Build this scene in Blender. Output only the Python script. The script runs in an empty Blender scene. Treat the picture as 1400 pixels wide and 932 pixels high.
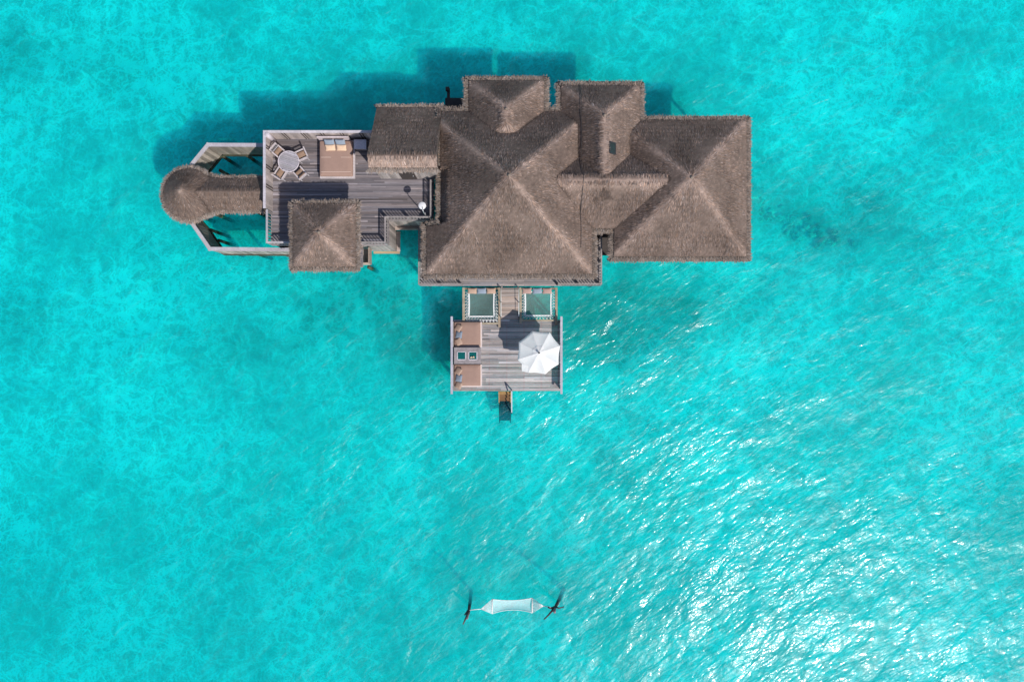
import bpy, math, random
import numpy as np
from mathutils import Vector, Matrix

random.seed(7)
RNG = np.random.default_rng(11)
sc = bpy.context.scene
col = sc.collection

# ------------------------------------------------------------------ camera, sky, sun, exposure
cam_d = bpy.data.cameras.new("camera")
cam_d.sensor_width = 36.0
cam_d.lens = 24.0
cam_d.clip_end = 4000.0
cam = bpy.data.objects.new("camera", cam_d)
cam.location = (0, 0, 50)
cam.rotation_euler = (0, 0, 0)
col.objects.link(cam)
sc.camera = cam

SUN_EL = math.radians(46.5)
SUN_AZ = (0.65, -0.76)
SUN = Vector((SUN_AZ[0] * math.cos(SUN_EL), SUN_AZ[1] * math.cos(SUN_EL), math.sin(SUN_EL))).normalized()
world = bpy.data.worlds.new("World")
sc.world = world
world.use_nodes = True
wn = world.node_tree
wn.nodes.clear()
wo = wn.nodes.new("ShaderNodeOutputWorld")
wb = wn.nodes.new("ShaderNodeBackground")
sky = wn.nodes.new("ShaderNodeTexSky")
sky.sky_type = 'NISHITA'
sky.sun_disc = False
sky.sun_elevation = SUN_EL
sky.sun_rotation = math.atan2(SUN_AZ[0], SUN_AZ[1])
sky.air_density = 1.0
sky.dust_density = 0.7
sky.ozone_density = 2.0
wb.inputs['Strength'].default_value = 0.12
wn.links.new(sky.outputs[0], wb.inputs[0])
wn.links.new(wb.outputs[0], wo.inputs[0])

sun_d = bpy.data.lights.new("sun", 'SUN')
sun_d.energy = 4.7
sun_d.angle = math.radians(0.8)
sun_d.color = (1.0, 0.955, 0.89)
sun = bpy.data.objects.new("sun", sun_d)
sun.location = SUN * 120
sun.rotation_euler = SUN.to_track_quat('Z', 'Y').to_euler()
col.objects.link(sun)

sc.view_settings.view_transform = 'Standard'
sc.view_settings.look = 'None'
sc.view_settings.exposure = 0.0
sc.view_settings.gamma = 1.0
sc.view_settings.use_curve_mapping = False
sc.render.engine = 'CYCLES'
sc.cycles.max_bounces = 8
sc.cycles.transparent_max_bounces = 12
sc.cycles.volume_bounces = 3
sc.cycles.use_denoising = True
sc.cycles.sample_clamp_indirect = 6.0

# ------------------------------------------------------------------ materials
def nodes_of(name):
    m = bpy.data.materials.new(name)
    m.use_nodes = True
    nt = m.node_tree
    nt.nodes.clear()
    out = nt.nodes.new("ShaderNodeOutputMaterial")
    return m, nt, out

def N(nt, kind, **kw):
    n = nt.nodes.new(kind)
    for k, v in kw.items():
        setattr(n, k, v)
    return n

def mathn(nt, op, a, b=None, c=None):
    n = nt.nodes.new("ShaderNodeMath")
    n.operation = op
    for i, v in enumerate((a, b, c)):
        if v is None:
            continue
        if isinstance(v, (int, float)):
            n.inputs[i].default_value = v
        else:
            nt.links.new(v, n.inputs[i])
    return n.outputs[0]

def mulcol(nt, a, b):
    n = nt.nodes.new("ShaderNodeMix")
    n.data_type = 'RGBA'
    n.blend_type = 'MULTIPLY'
    n.inputs[0].default_value = 1.0
    for idx, v in ((6, a), (7, b)):
        if isinstance(v, tuple):
            n.inputs[idx].default_value = (*v, 1)
        else:
            nt.links.new(v, n.inputs[idx])
    return n.outputs[2]

def mixcol(nt, f, a, b):
    n = nt.nodes.new("ShaderNodeMix")
    n.data_type = 'RGBA'
    if isinstance(f, (int, float)):
        n.inputs[0].default_value = f
    else:
        nt.links.new(f, n.inputs[0])
    for idx, v in ((6, a), (7, b)):
        if isinstance(v, tuple):
            n.inputs[idx].default_value = (*v, 1)
        else:
            nt.links.new(v, n.inputs[idx])
    return n.outputs[2]

def noise(nt, vec, scale, detail=3.0, rough=0.55, dist=0.0):
    n = nt.nodes.new("ShaderNodeTexNoise")
    n.inputs['Scale'].default_value = scale
    n.inputs['Detail'].default_value = detail
    n.inputs['Roughness'].default_value = rough
    n.inputs['Distortion'].default_value = dist
    nt.links.new(vec, n.inputs['Vector'])
    return n.outputs['Fac']

def remap(nt, v, a, b, c, d):
    n = nt.nodes.new("ShaderNodeMapRange")
    nt.links.new(v, n.inputs[0])
    for i, x in enumerate((a, b, c, d)):
        n.inputs[i + 1].default_value = x
    return n.outputs[0]

def mapping(nt, vec, rot=(0, 0, 0), scale=(1, 1, 1)):
    n = nt.nodes.new("ShaderNodeMapping")
    n.inputs['Rotation'].default_value = rot
    n.inputs['Scale'].default_value = scale
    nt.links.new(vec, n.inputs['Vector'])
    return n.outputs[0]

def along(nt, vec, deg, sx, sy):
    """coordinates turned so that x runs along a direction deg degrees from +X, then stretched"""
    return mapping(nt, mapping(nt, vec, rot=(0, 0, math.radians(-deg))), scale=(sx, sy, 1))

def mat(name, base, rough=0.8, var=0.3, scale=6.0, stretch=(1, 1, 1), fine=0.15, bump=0.0,
        transmit=0.0, metallic=0.0, spec=0.25, translucent=0.0):
    m, nt, out = nodes_of(name)
    tc = N(nt, "ShaderNodeTexCoord").outputs['Object']
    v = mapping(nt, tc, scale=stretch)
    at = N(nt, "ShaderNodeAttribute", attribute_name="Col").outputs['Color']
    n1 = noise(nt, v, scale, 4.0)
    n2 = noise(nt, v, scale * 6.3, 2.0)
    f = mathn(nt, 'MULTIPLY', remap(nt, n1, 0.25, 0.75, 1 - var, 1 + var), remap(nt, n2, 0.25, 0.75, 1 - fine, 1 + fine))
    cc = nt.nodes.new("ShaderNodeCombineColor")
    for i in range(3):
        nt.links.new(f, cc.inputs[i])
    c = mulcol(nt, mulcol(nt, base, at), cc.outputs[0])
    p = N(nt, "ShaderNodeBsdfPrincipled")
    nt.links.new(c, p.inputs['Base Color'])
    p.inputs['Roughness'].default_value = rough
    p.inputs['Metallic'].default_value = metallic
    p.inputs['Specular IOR Level'].default_value = spec
    if bump:
        b = N(nt, "ShaderNodeBump")
        b.inputs['Distance'].default_value = bump
        nt.links.new(n2, b.inputs['Height'])
        nt.links.new(b.outputs[0], p.inputs['Normal'])
    sh = p.outputs[0]
    if translucent:
        t = N(nt, "ShaderNodeBsdfTranslucent")
        nt.links.new(c, t.inputs[0])
        mx = N(nt, "ShaderNodeMixShader")
        mx.inputs[0].default_value = translucent
        nt.links.new(sh, mx.inputs[1])
        nt.links.new(t.outputs[0], mx.inputs[2])
        sh = mx.outputs[0]
    if transmit:
        t = N(nt, "ShaderNodeBsdfTransparent")
        mx = N(nt, "ShaderNodeMixShader")
        mx.inputs[0].default_value = transmit
        nt.links.new(sh, mx.inputs[1])
        nt.links.new(t.outputs[0], mx.inputs[2])
        sh = mx.outputs[0]
    nt.links.new(sh, out.inputs[0])
    return m

M = {}
M['thatch'] = mat('thatch', (0.188, 0.137, 0.114), 0.95, 0.26, 0.55, (1, 1, 1), 0.16, 0.0, spec=0.1)
M['thatch_rim'] = mat('thatch_rim', (0.21, 0.168, 0.143), 0.95, 0.2, 1.6, fine=0.25, spec=0.1)
M['thatch_dark'] = mat('thatch_underside', (0.05, 0.04, 0.034), 0.95, 0.2, 2.0, spec=0.1)
M['plank'] = mat('weathered_plank', (0.175, 0.153, 0.162), 0.75, 0.30, 1.2, (0.35, 9, 5), 0.25)
M['plank_pale'] = mat('sunbleached_plank', (0.30, 0.268, 0.268), 0.75, 0.32, 1.2, (0.35, 9, 5), 0.28)
M['plank_warm'] = mat('warm_plank', (0.36, 0.29, 0.255), 0.75, 0.32, 1.2, (0.35, 9, 5), 0.25)
M['pale_wood'] = mat('pale_weathered_wood', (0.40, 0.37, 0.395), 0.7, 0.16, 1.5, (1, 1, 1), 0.14)
M['grey_wood'] = mat('grey_timber', (0.26, 0.23, 0.225), 0.75, 0.28, 1.7, (1, 1, 1), 0.2)
M['wall_wood'] = mat('board_wall', (0.30, 0.265, 0.25), 0.75, 0.3, 0.9, (3, 3, 0.6), 0.2)
M['dark_wood'] = mat('dark_timber', (0.055, 0.045, 0.042), 0.7, 0.3, 2.0)
M['wet_wood'] = mat('algae_timber', (0.052, 0.055, 0.036), 0.6, 0.4, 2.0)
M['beam_wood'] = mat('yellowed_beam', (0.34, 0.285, 0.21), 0.7, 0.3, 2.2, fine=0.2)
M['stair_wood'] = mat('orange_stair_wood', (0.24, 0.155, 0.075), 0.6, 0.35, 3.0, (0.6, 4, 1), 0.2)
M['tan'] = mat('tan_canvas', (0.315, 0.205, 0.165), 0.9, 0.06, 3.0, fine=0.05)
M['tan_pillow'] = mat('tan_pillow', (0.40, 0.275, 0.21), 0.9, 0.08, 4.0, fine=0.05)
M['beige'] = mat('beige_pillow', (0.62, 0.43, 0.30), 0.9, 0.06, 4.0, fine=0.05)
M['pink'] = mat('dusty_pink_pillow', (0.36, 0.24, 0.21), 0.9, 0.08, 4.0, fine=0.05)
M['bluegrey'] = mat('bluegrey_pillow', (0.225, 0.265, 0.325), 0.9, 0.08, 4.0, fine=0.05)
M['white'] = mat('white_paint', (0.70, 0.68, 0.68), 0.6, 0.08, 4.0, fine=0.05)
M['offwhite'] = mat('piping', (0.72, 0.56, 0.48), 0.7, 0.08, 4.0, fine=0.05)
M['rope'] = mat('white_rope', (0.72, 0.74, 0.73), 0.8, 0.1, 5.0)
M['canvas'] = mat('white_canvas', (0.90, 0.89, 0.88), 0.85, 0.03, 2.0, fine=0.02, translucent=0.38)
M['net'] = mat('net_cloth', (0.17, 0.24, 0.215), 0.9, 0.06, 2.0, transmit=0.5)
M['sea_net'] = mat('hammock_net', (0.80, 0.82, 0.84), 0.9, 0.10, 4.0, transmit=0.58)
M['metal'] = mat('brushed_metal', (0.62, 0.62, 0.63), 0.35, 0.05, 3.0, metallic=0.6, spec=0.5)
M['dark_metal'] = mat('dark_metal', (0.03, 0.03, 0.033), 0.4, 0.1, 3.0, spec=0.5)
M['glass'] = mat('dark_glass', (0.012, 0.02, 0.02), 0.3, 0.05, 1.0, spec=0.5)
M['teal_glass'] = mat('teal_glass', (0.004, 0.095, 0.092), 0.15, 0.12, 2.0, spec=0.4)
M['ceramic'] = mat('ceramic', (0.62, 0.50, 0.36), 0.4, 0.05, 2.0, spec=0.5)
M['wicker'] = mat('brown_cushion', (0.31, 0.205, 0.145), 0.9, 0.12, 5.0)
M['trunk'] = mat('driftwood', (0.060, 0.045, 0.048), 0.7, 0.35, 4.0)
M['coral'] = mat('coral_rubble', (0.40, 0.42, 0.32), 0.95, 0.4, 2.5, fine=0.3)

# ------------------------------------------------------------------ builders
OFF = {}          # world offset of each thing, so parts can be given in world coordinates

def tag(o, label=None, cat=None, group=None, kind=None):
    if label: o['label'] = label
    if cat: o['category'] = cat
    if group: o['group'] = group
    if kind: o['kind'] = kind
    return o

def thing(name, label, cat, loc=(0, 0, 0), group=None):
    o = bpy.data.objects.new(name, None)
    o.empty_display_size = 0.2
    o.location = loc
    col.objects.link(o)
    OFF[o.name] = Vector(loc)
    return tag(o, label, cat, group)

def link_mesh(name, me, material, parent=None):
    me.materials.append(material)
    o = bpy.data.objects.new(name, me)
    col.objects.link(o)
    if parent is not None:
        o.parent = parent
        OFF[o.name] = OFF.get(parent.name, Vector((0, 0, 0)))
    return o

def mesh_arrays(name, V, F, C, material, parent=None, smooth=False):
    """V (n,3) world, F (m,4) or (m,3) ints, C (n,3) colour multiplier."""
    off = np.array(OFF.get(parent.name, (0, 0, 0))) if parent is not None else np.zeros(3)
    V = np.asarray(V, dtype=np.float32) - off.astype(np.float32)
    F = np.asarray(F, dtype=np.int32)
    me = bpy.data.meshes.new(name)
    k = F.shape[1]
    me.vertices.add(len(V)); me.vertices.foreach_set("co", V.ravel())
    me.loops.add(F.size); me.loops.foreach_set("vertex_index", F.ravel())
    me.polygons.add(len(F))
    me.polygons.foreach_set("loop_start", np.arange(0, F.size, k, dtype=np.int32))
    if smooth:
        me.polygons.foreach_set("use_smooth", np.ones(len(F), dtype=bool))
    me.update(calc_edges=True)
    me.validate()
    a = me.color_attributes.new("Col", 'FLOAT_COLOR', 'POINT')
    cc = np.ones((len(V), 4), dtype=np.float32)
    cc[:, :3] = np.clip(C, 0, 8)
    a.data.foreach_set("color", cc.ravel())
    return link_mesh(name, me, material, parent)

class MB:
    def __init__(self):
        self.v, self.f, self.c, self.s = [], [], [], []
    def add(self, vs, fs, c=(1, 1, 1), smooth=False):
        b = len(self.v)
        self.v += [tuple(x) for x in vs]
        self.c += [c] * len(vs)
        self.f += [tuple(b + i for i in f) for f in fs]
        self.s += [smooth] * len(fs)
        return self
    def hexa(self, p, c=(1, 1, 1)):
        return self.add(p, [(3, 2, 1, 0), (4, 5, 6, 7), (0, 1, 5, 4), (1, 2, 6, 5), (2, 3, 7, 6), (3, 0, 4, 7)], c)
    def box(self, x0, x1, y0, y1, z0, z1, c=(1, 1, 1)):
        if x0 > x1: x0, x1 = x1, x0
        if y0 > y1: y0, y1 = y1, y0
        return self.hexa([(x0, y0, z0), (x1, y0, z0), (x1, y1, z0), (x0, y1, z0),
                          (x0, y0, z1), (x1, y0, z1), (x1, y1, z1), (x0, y1, z1)], c)
    def bar(self, p0, p1, w, h, c=(1, 1, 1), up=(0, 0, 1)):
        p0, p1 = Vector(p0), Vector(p1)
        d = (p1 - p0).normalized()
        u = Vector(up)
        if abs(d.dot(u)) > 0.98: u = Vector((1, 0, 0))
        s = d.cross(u).normalized() * (w / 2)
        t = s.cross(d).normalized() * (h / 2)
        q = []
        for p in (p0, p1):
            q += [p - s - t, p + s - t, p + s + t, p - s + t]
        return self.add(q, [(3, 2, 1, 0), (4, 5, 6, 7), (0, 1, 5, 4), (1, 2, 6, 5), (2, 3, 7, 6), (3, 0, 4, 7)], c)
    def tube(self, pts, r, seg=8, c=(1, 1, 1), caps=True):
        pts = [Vector(p) for p in pts]
        rs = r if isinstance(r, (list, tuple)) else [r] * len(pts)
        vs, fs = [], []
        for i, p in enumerate(pts):
            d = (pts[min(i + 1, len(pts) - 1)] - pts[max(i - 1, 0)]).normalized()
            u = Vector((0, 0, 1)) if abs(d.z) < 0.9 else Vector((1, 0, 0))
            s = d.cross(u).normalized(); t = s.cross(d)
            for k in range(seg):
                a = 2 * math.pi * k / seg
                vs.append(p + (s * math.cos(a) + t * math.sin(a)) * rs[i])
        for i in range(len(pts) - 1):
            for k in range(seg):
                a, b = i * seg + k, i * seg + (k + 1) % seg
                fs.append((a, b, b + seg, a + seg))
        if caps:
            fs.append(tuple(reversed(range(seg))))
            fs.append(tuple(range((len(pts) - 1) * seg, len(pts) * seg)))
        return self.add(vs, fs, c, True)
    def lathe(self, cx, cy, prof, seg=24, c=(1, 1, 1)):
        vs, fs = [], []
        for (r, z) in prof:
            for k in range(seg):
                a = 2 * math.pi * k / seg
                vs.append((cx + r * math.cos(a), cy + r * math.sin(a), z))
        for i in range(len(prof) - 1):
            for k in range(seg):
                a, b = i * seg + k, i * seg + (k + 1) % seg
                fs.append((a, b, b + seg, a + seg))
        fs.append(tuple(reversed(range(seg))))
        fs.append(tuple(range((len(prof) - 1) * seg, len(prof) * seg)))
        return self.add(vs, fs, c, True)
    def slab(self, cx, cy, w, d, z0, z1, r=0.06, n=4, c=(1, 1, 1), bulge=0.03, rot=0.0):
        """a soft upholstered slab with rounded corners and rounded top edge"""
        ring = []
        for (sx, sy, a0) in ((1, 1, 0), (-1, 1, 90), (-1, -1, 180), (1, -1, 270)):
            for k in range(n + 1):
                a = math.radians(a0 + 90 * k / n)
                ring.append((sx * (w / 2 - r) + r * math.cos(a), sy * (d / 2 - r) + r * math.sin(a)))
        cr, sr = math.cos(rot), math.sin(rot)
        L = len(ring)
        vs, fs = [], []
        h = z1 - z0
        lev = [(0.985, z0), (1.0, z0 + h * .25), (1.0, z0 + h * .65), (0.985, z0 + h * .88), (0.95, z1), (0.6, z1 + bulge), (0.2, z1 + bulge * 1.2)]
        for (s, z) in lev:
            for (x, y) in ring:
                vs.append((cx + (x * cr - y * sr) * s, cy + (x * sr + y * cr) * s, z))
        for i in range(len(lev) - 1):
            for k in range(L):
                a, b = i * L + k, i * L + (k + 1) % L
                fs.append((a, b, b + L, a + L))
        fs.append(tuple(reversed(range(L))))
        fs.append(tuple(range((len(lev) - 1) * L, len(lev) * L)))
        return self.add(vs, fs, c, True)
    def build(self, name, material, parent=None):
        off = OFF.get(parent.name, Vector((0, 0, 0))) if parent is not None else Vector((0, 0, 0))
        me = bpy.data.meshes.new(name)
        me.from_pydata([(x - off.x, y - off.y, z - off.z) for (x, y, z) in self.v], [], self.f)
        me.update()
        me.polygons.foreach_set("use_smooth", self.s)
        a = me.color_attributes.new("Col", 'FLOAT_COLOR', 'POINT')
        buf = []
        for c in self.c:
            buf += [c[0], c[1], c[2], 1.0]
        a.data.foreach_set("color", buf)
        return link_mesh(name, me, material, parent)

def pillow(name, w, d, t, loc, rot, material, label, group, tilt=0.0, tilt_axis='X'):
    n = 10
    vs, fs = [], []
    def prof(u, v):
        a = max(0.0, 1 - abs(u) ** 2.6) ** 0.5
        b = max(0.0, 1 - abs(v) ** 2.6) ** 0.5
        return a * b
    for side in (1, -1):
        for j in range(n + 1):
            for i in range(n + 1):
                u, v = 2 * i / n - 1, 2 * j / n - 1
                pin = 1 - 0.07 * (1 - abs(u)) * 0 - 0.06 * ((1 - v * v) * abs(u) ** 4 + (1 - u * u) * abs(v) ** 4)
                vs.append((u * w / 2 * pin, v * d / 2 * pin, side * (t / 2) * prof(u, v) + 0.004 * math.sin(9 * u + 5 * v)))
    o = (n + 1) * (n + 1)
    for j in range(n):
        for i in range(n):
            a = j * (n + 1) + i
            fs.append((a, a + 1, a + n + 2, a + n + 1))
            fs.append((o + a, o + a + n + 1, o + a + n + 2, o + a + 1))
    ob = MB().add(vs, fs, (1, 1, 1), True).build(name, material)
    ob.location = loc
    ob.rotation_euler = (tilt if tilt_axis == 'X' else 0, tilt if tilt_axis == 'Y' else 0, rot)
    return tag(ob, label, 'pillow', group)

def instance(o, parent, loc=None, name=None):
    c = o.copy()
    col.objects.link(c)
    c.parent = parent
    if loc is not None: c.location = loc
    OFF[c.name] = OFF.get(parent.name, Vector((0, 0, 0))) if parent is not None else Vector((0, 0, 0))
    return c

def copy_tree(o, parent=None):
    c = o.copy()
    col.objects.link(c)
    c.parent = parent
    for ch in list(o.children):
        copy_tree(ch, c)
    return c

def jit(a=0.12):
    k = 1 + random.uniform(-a, a)
    return (k * (1 + random.uniform(-.02, .02)), k, k * (1 + random.uniform(-.03, .03)))

SEABED = -2.0
_stilt_cache = {}
def stilts(parent, pts, ztop, r=0.13, name='stilt'):
    """one mesh, copied: round posts from the seabed to ztop"""
    off = OFF[parent.name]
    key = (ztop, r)
    for (x, y) in pts:
        me = _stilt_cache.get(key)
        if me is None:
            b = MB().tube([(0, 0, SEABED - 0.3), (0, 0, 0.15)], r * 1.08, 10, (0.8, 1.0, 0.8)).tube([(0, 0, 0.15), (0, 0, ztop)], r, 10, (1.5, 1.35, 1.3))
            o = b.build(name, M['wet_wood'], None)
            _stilt_cache[key] = o.data
        else:
            o = bpy.data.objects.new(name, me)
            col.objects.link(o)
        o.parent = parent
        o.location = (x - off.x, y - off.y, -off.z)
        OFF[o.name] = off

def planks_rows(mb, y0, y1, spans, z, w=0.145, gap=0.012, th=0.035, lmin=2.2, lmax=4.2, streak=0.30, zf=None):
    """E-W planks between y0 and y1; spans(y) gives the x intervals of a row"""
    y = y0
    while y + w <= y1 + 1e-3:
        row = random.uniform(0.76, 1.24)
        for (xa, xb) in spans(y + w / 2):
            x = xa
            first = True
            while x < xb - 0.02:
                L = random.uniform(lmin, lmax) * (random.uniform(0.3, 1) if first else 1)
                first = False
                xe = min(xb, x + L)
                if xb - xe < 0.5: xe = xb
                k = row * math.exp(random.gauss(0, streak))
                k = max(0.42, min(2.1, k))
                tint = random.uniform(-0.05, 0.05)
                zz = z + random.uniform(-0.003, 0.003) + (zf(y) if zf else 0)
                mb.box(x + 0.004, xe - 0.004, y + gap / 2, y + w - gap / 2, zz - th, zz, (k * (1 + tint), k, k * (1 - tint)))
                x = xe
        y += w
    return mb

def railing(root, runs, z0, h=1.0, spacing=0.205, material=None, cap_w=0.09, cap_t=0.045, post_every=1.6, cap_mat=None):
    material = material or M['grey_wood']
    cap_mat = cap_mat or material
    off = OFF[root.name]
    cap, low = MB(), MB()
    posts, bals = [], []
    for pts in runs:
        for i in range(len(pts) - 1):
            a, b = Vector((*pts[i], 0)), Vector((*pts[i + 1], 0))
            d = (b - a); L = d.length; d.normalize()
            ext = d * (cap_w / 2)
            e0 = -1 if i == 0 else 1
            cap.bar((a - ext) + Vector((0, 0, z0 + h + 0.0015 * (i % 2))), (b + ext) + Vector((0, 0, z0 + h + 0.0015 * (i % 2))), cap_w, cap_t, jit(.1))
            low.bar(a + Vector((0, 0, z0 + 0.12)), b + Vector((0, 0, z0 + 0.12)), 0.05, 0.05, jit(.1))
            n = max(1, int(L / spacing))
            for k in range(n):
                bals.append(a + d * ((k + 0.5) * L / n))
            m = max(1, round(L / post_every))
            for k in range(m + (1 if i == len(pts) - 2 else 0)):
                posts.append(a + d * (k * L / m))
    cap.build('top_rail', cap_mat, root)
    low.build('cross_rail', material, root)
    p0 = MB().box(-.05, .05, -.05, .05, -0.05, h - 0.03).build('post', material, None)
    b0 = MB().box(-.027, .027, -.027, .027, 0.10, h - 0.02).build('baluster', material, None)
    for lst, proto in ((posts, p0), (bals, b0)):
        for k, p in enumerate(lst):
            o = proto if k == 0 else instance(proto, root)
            o.parent = root
            o.location = (p.x - off.x, p.y - off.y, z0 - off.z)
    return root

def board_wall(mb, a, b, z0, z1, th=0.06, bw=0.16, var=0.2, tint=(1, 1, 1)):
    """vertical boards from a to b"""
    a, b = Vector((*a, 0)), Vector((*b, 0))
    d = b - a; L = d.length; d.normalize()
    n = max(1, int(L / bw))
    nrm = Vector((-d.y, d.x, 0)) * (th / 2)
    for k in range(n):
        p = a + d * (k * L / n + 0.004); q = a + d * ((k + 1) * L / n - 0.004)
        kk = max(.5, random.gauss(1, var))
        c = (kk * tint[0], kk * tint[1], kk * tint[2])
        j = nrm * (1 + random.uniform(-.1, .1))
        P = [p - j, q - j, q + j, p + j]
        mb.hexa([(v.x, v.y, z0) for v in P] + [(v.x, v.y, z1) for v in P], c)
    return mb

# ------------------------------------------------------------------ thatch
def smin(a, b, k):
    h = np.clip(0.5 + 0.5 * (b - a) / k, 0, 1)
    return b * (1 - h) + a * h - k * h * (1 - h)

def hip(x0, x1, y0, y1, ze, sx, sy=None, k=0.55):
    sy = sx if sy is None else sy
    def f(x, y):
        dx = np.minimum(x - x0, x1 - x); dy = np.minimum(y - y0, y1 - y)
        ddx = smin(x - x0, x1 - x, 0.5); ddy = smin(y - y0, y1 - y, 0.5)
        h = ze + smin(ddx * sx, ddy * sy, k * sx * 0.8)
        inside = (dx >= -0.4) & (dy >= -0.4)
        diff = (dx * sx - dy * sy)
        hipw = 0.6 * np.exp(-(diff / 0.18) ** 2) + 0.4 * np.exp(-(diff / 0.5) ** 2)
        rx = np.where(dx * sx < dy * sy, np.exp(-((x - (x0 + x1) / 2) / 0.3) ** 2), np.exp(-((y - (y0 + y1) / 2) / 0.3) ** 2))
        edge = np.minimum(dx, dy)
        return np.where(inside, h, -99.0), np.maximum(hipw, rx * 0.9) * np.clip(edge / 0.5, 0, 1)
    return f

def in_poly(x, y, poly):
    ins = np.zeros(x.shape, dtype=bool)
    n = len(poly)
    for i in range(n):
        x1, y1 = poly[i]; x2, y2 = poly[(i + 1) % n]
        cond = ((y1 > y) != (y2 > y))
        with np.errstate(divide='ignore', invalid='ignore'):
            xi = (x2 - x1) * (y - y1) / (y2 - y1 + 1e-12) + x1
        ins ^= cond & (x < xi)
    return ins

def offset_poly(poly, d):
    """inward offset of a counter-clockwise polygon (mitred)"""
    n = len(poly); out = []
    for i in range(n):
        p0, p1, p2 = (np.array(poly[j % n], float) for j in (i - 1, i, i + 1))
        e1 = (p1 - p0) / np.linalg.norm(p1 - p0); e2 = (p2 - p1) / np.linalg.norm(p2 - p1)
        n1 = np.array((-e1[1], e1[0])); n2 = np.array((-e2[1], e2[0]))
        m = n1 + n2
        m = m / max(0.35, (1 + n1 @ n2))
        out.append(tuple(p1 + m * d))
    return out

def blades(P, D, Nn, L, W, lift, C):
    S = np.cross(D, Nn)
    S /= np.linalg.norm(S, axis=1, keepdims=True) + 1e-9
    n = len(P)
    w = (W / 2)[:, None]
    base = P - Nn * 0.01
    tip = P + D * L[:, None] + Nn * lift[:, None]
    V = np.stack([base - S * w, base + S * w, tip + S * w * 0.55, tip - S * w * 0.55], 1).reshape(-1, 3)
    F = np.arange(n * 4).reshape(n, 4)
    return V, F, np.repeat(C, 4, axis=0)

def tone(n, spread=0.30, warm=0.06):
    k = np.exp(RNG.normal(0, spread, n))
    w = RNG.normal(0, warm, n)
    return np.stack([k * (1 + w), k, k * (1 - w)], 1)

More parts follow.
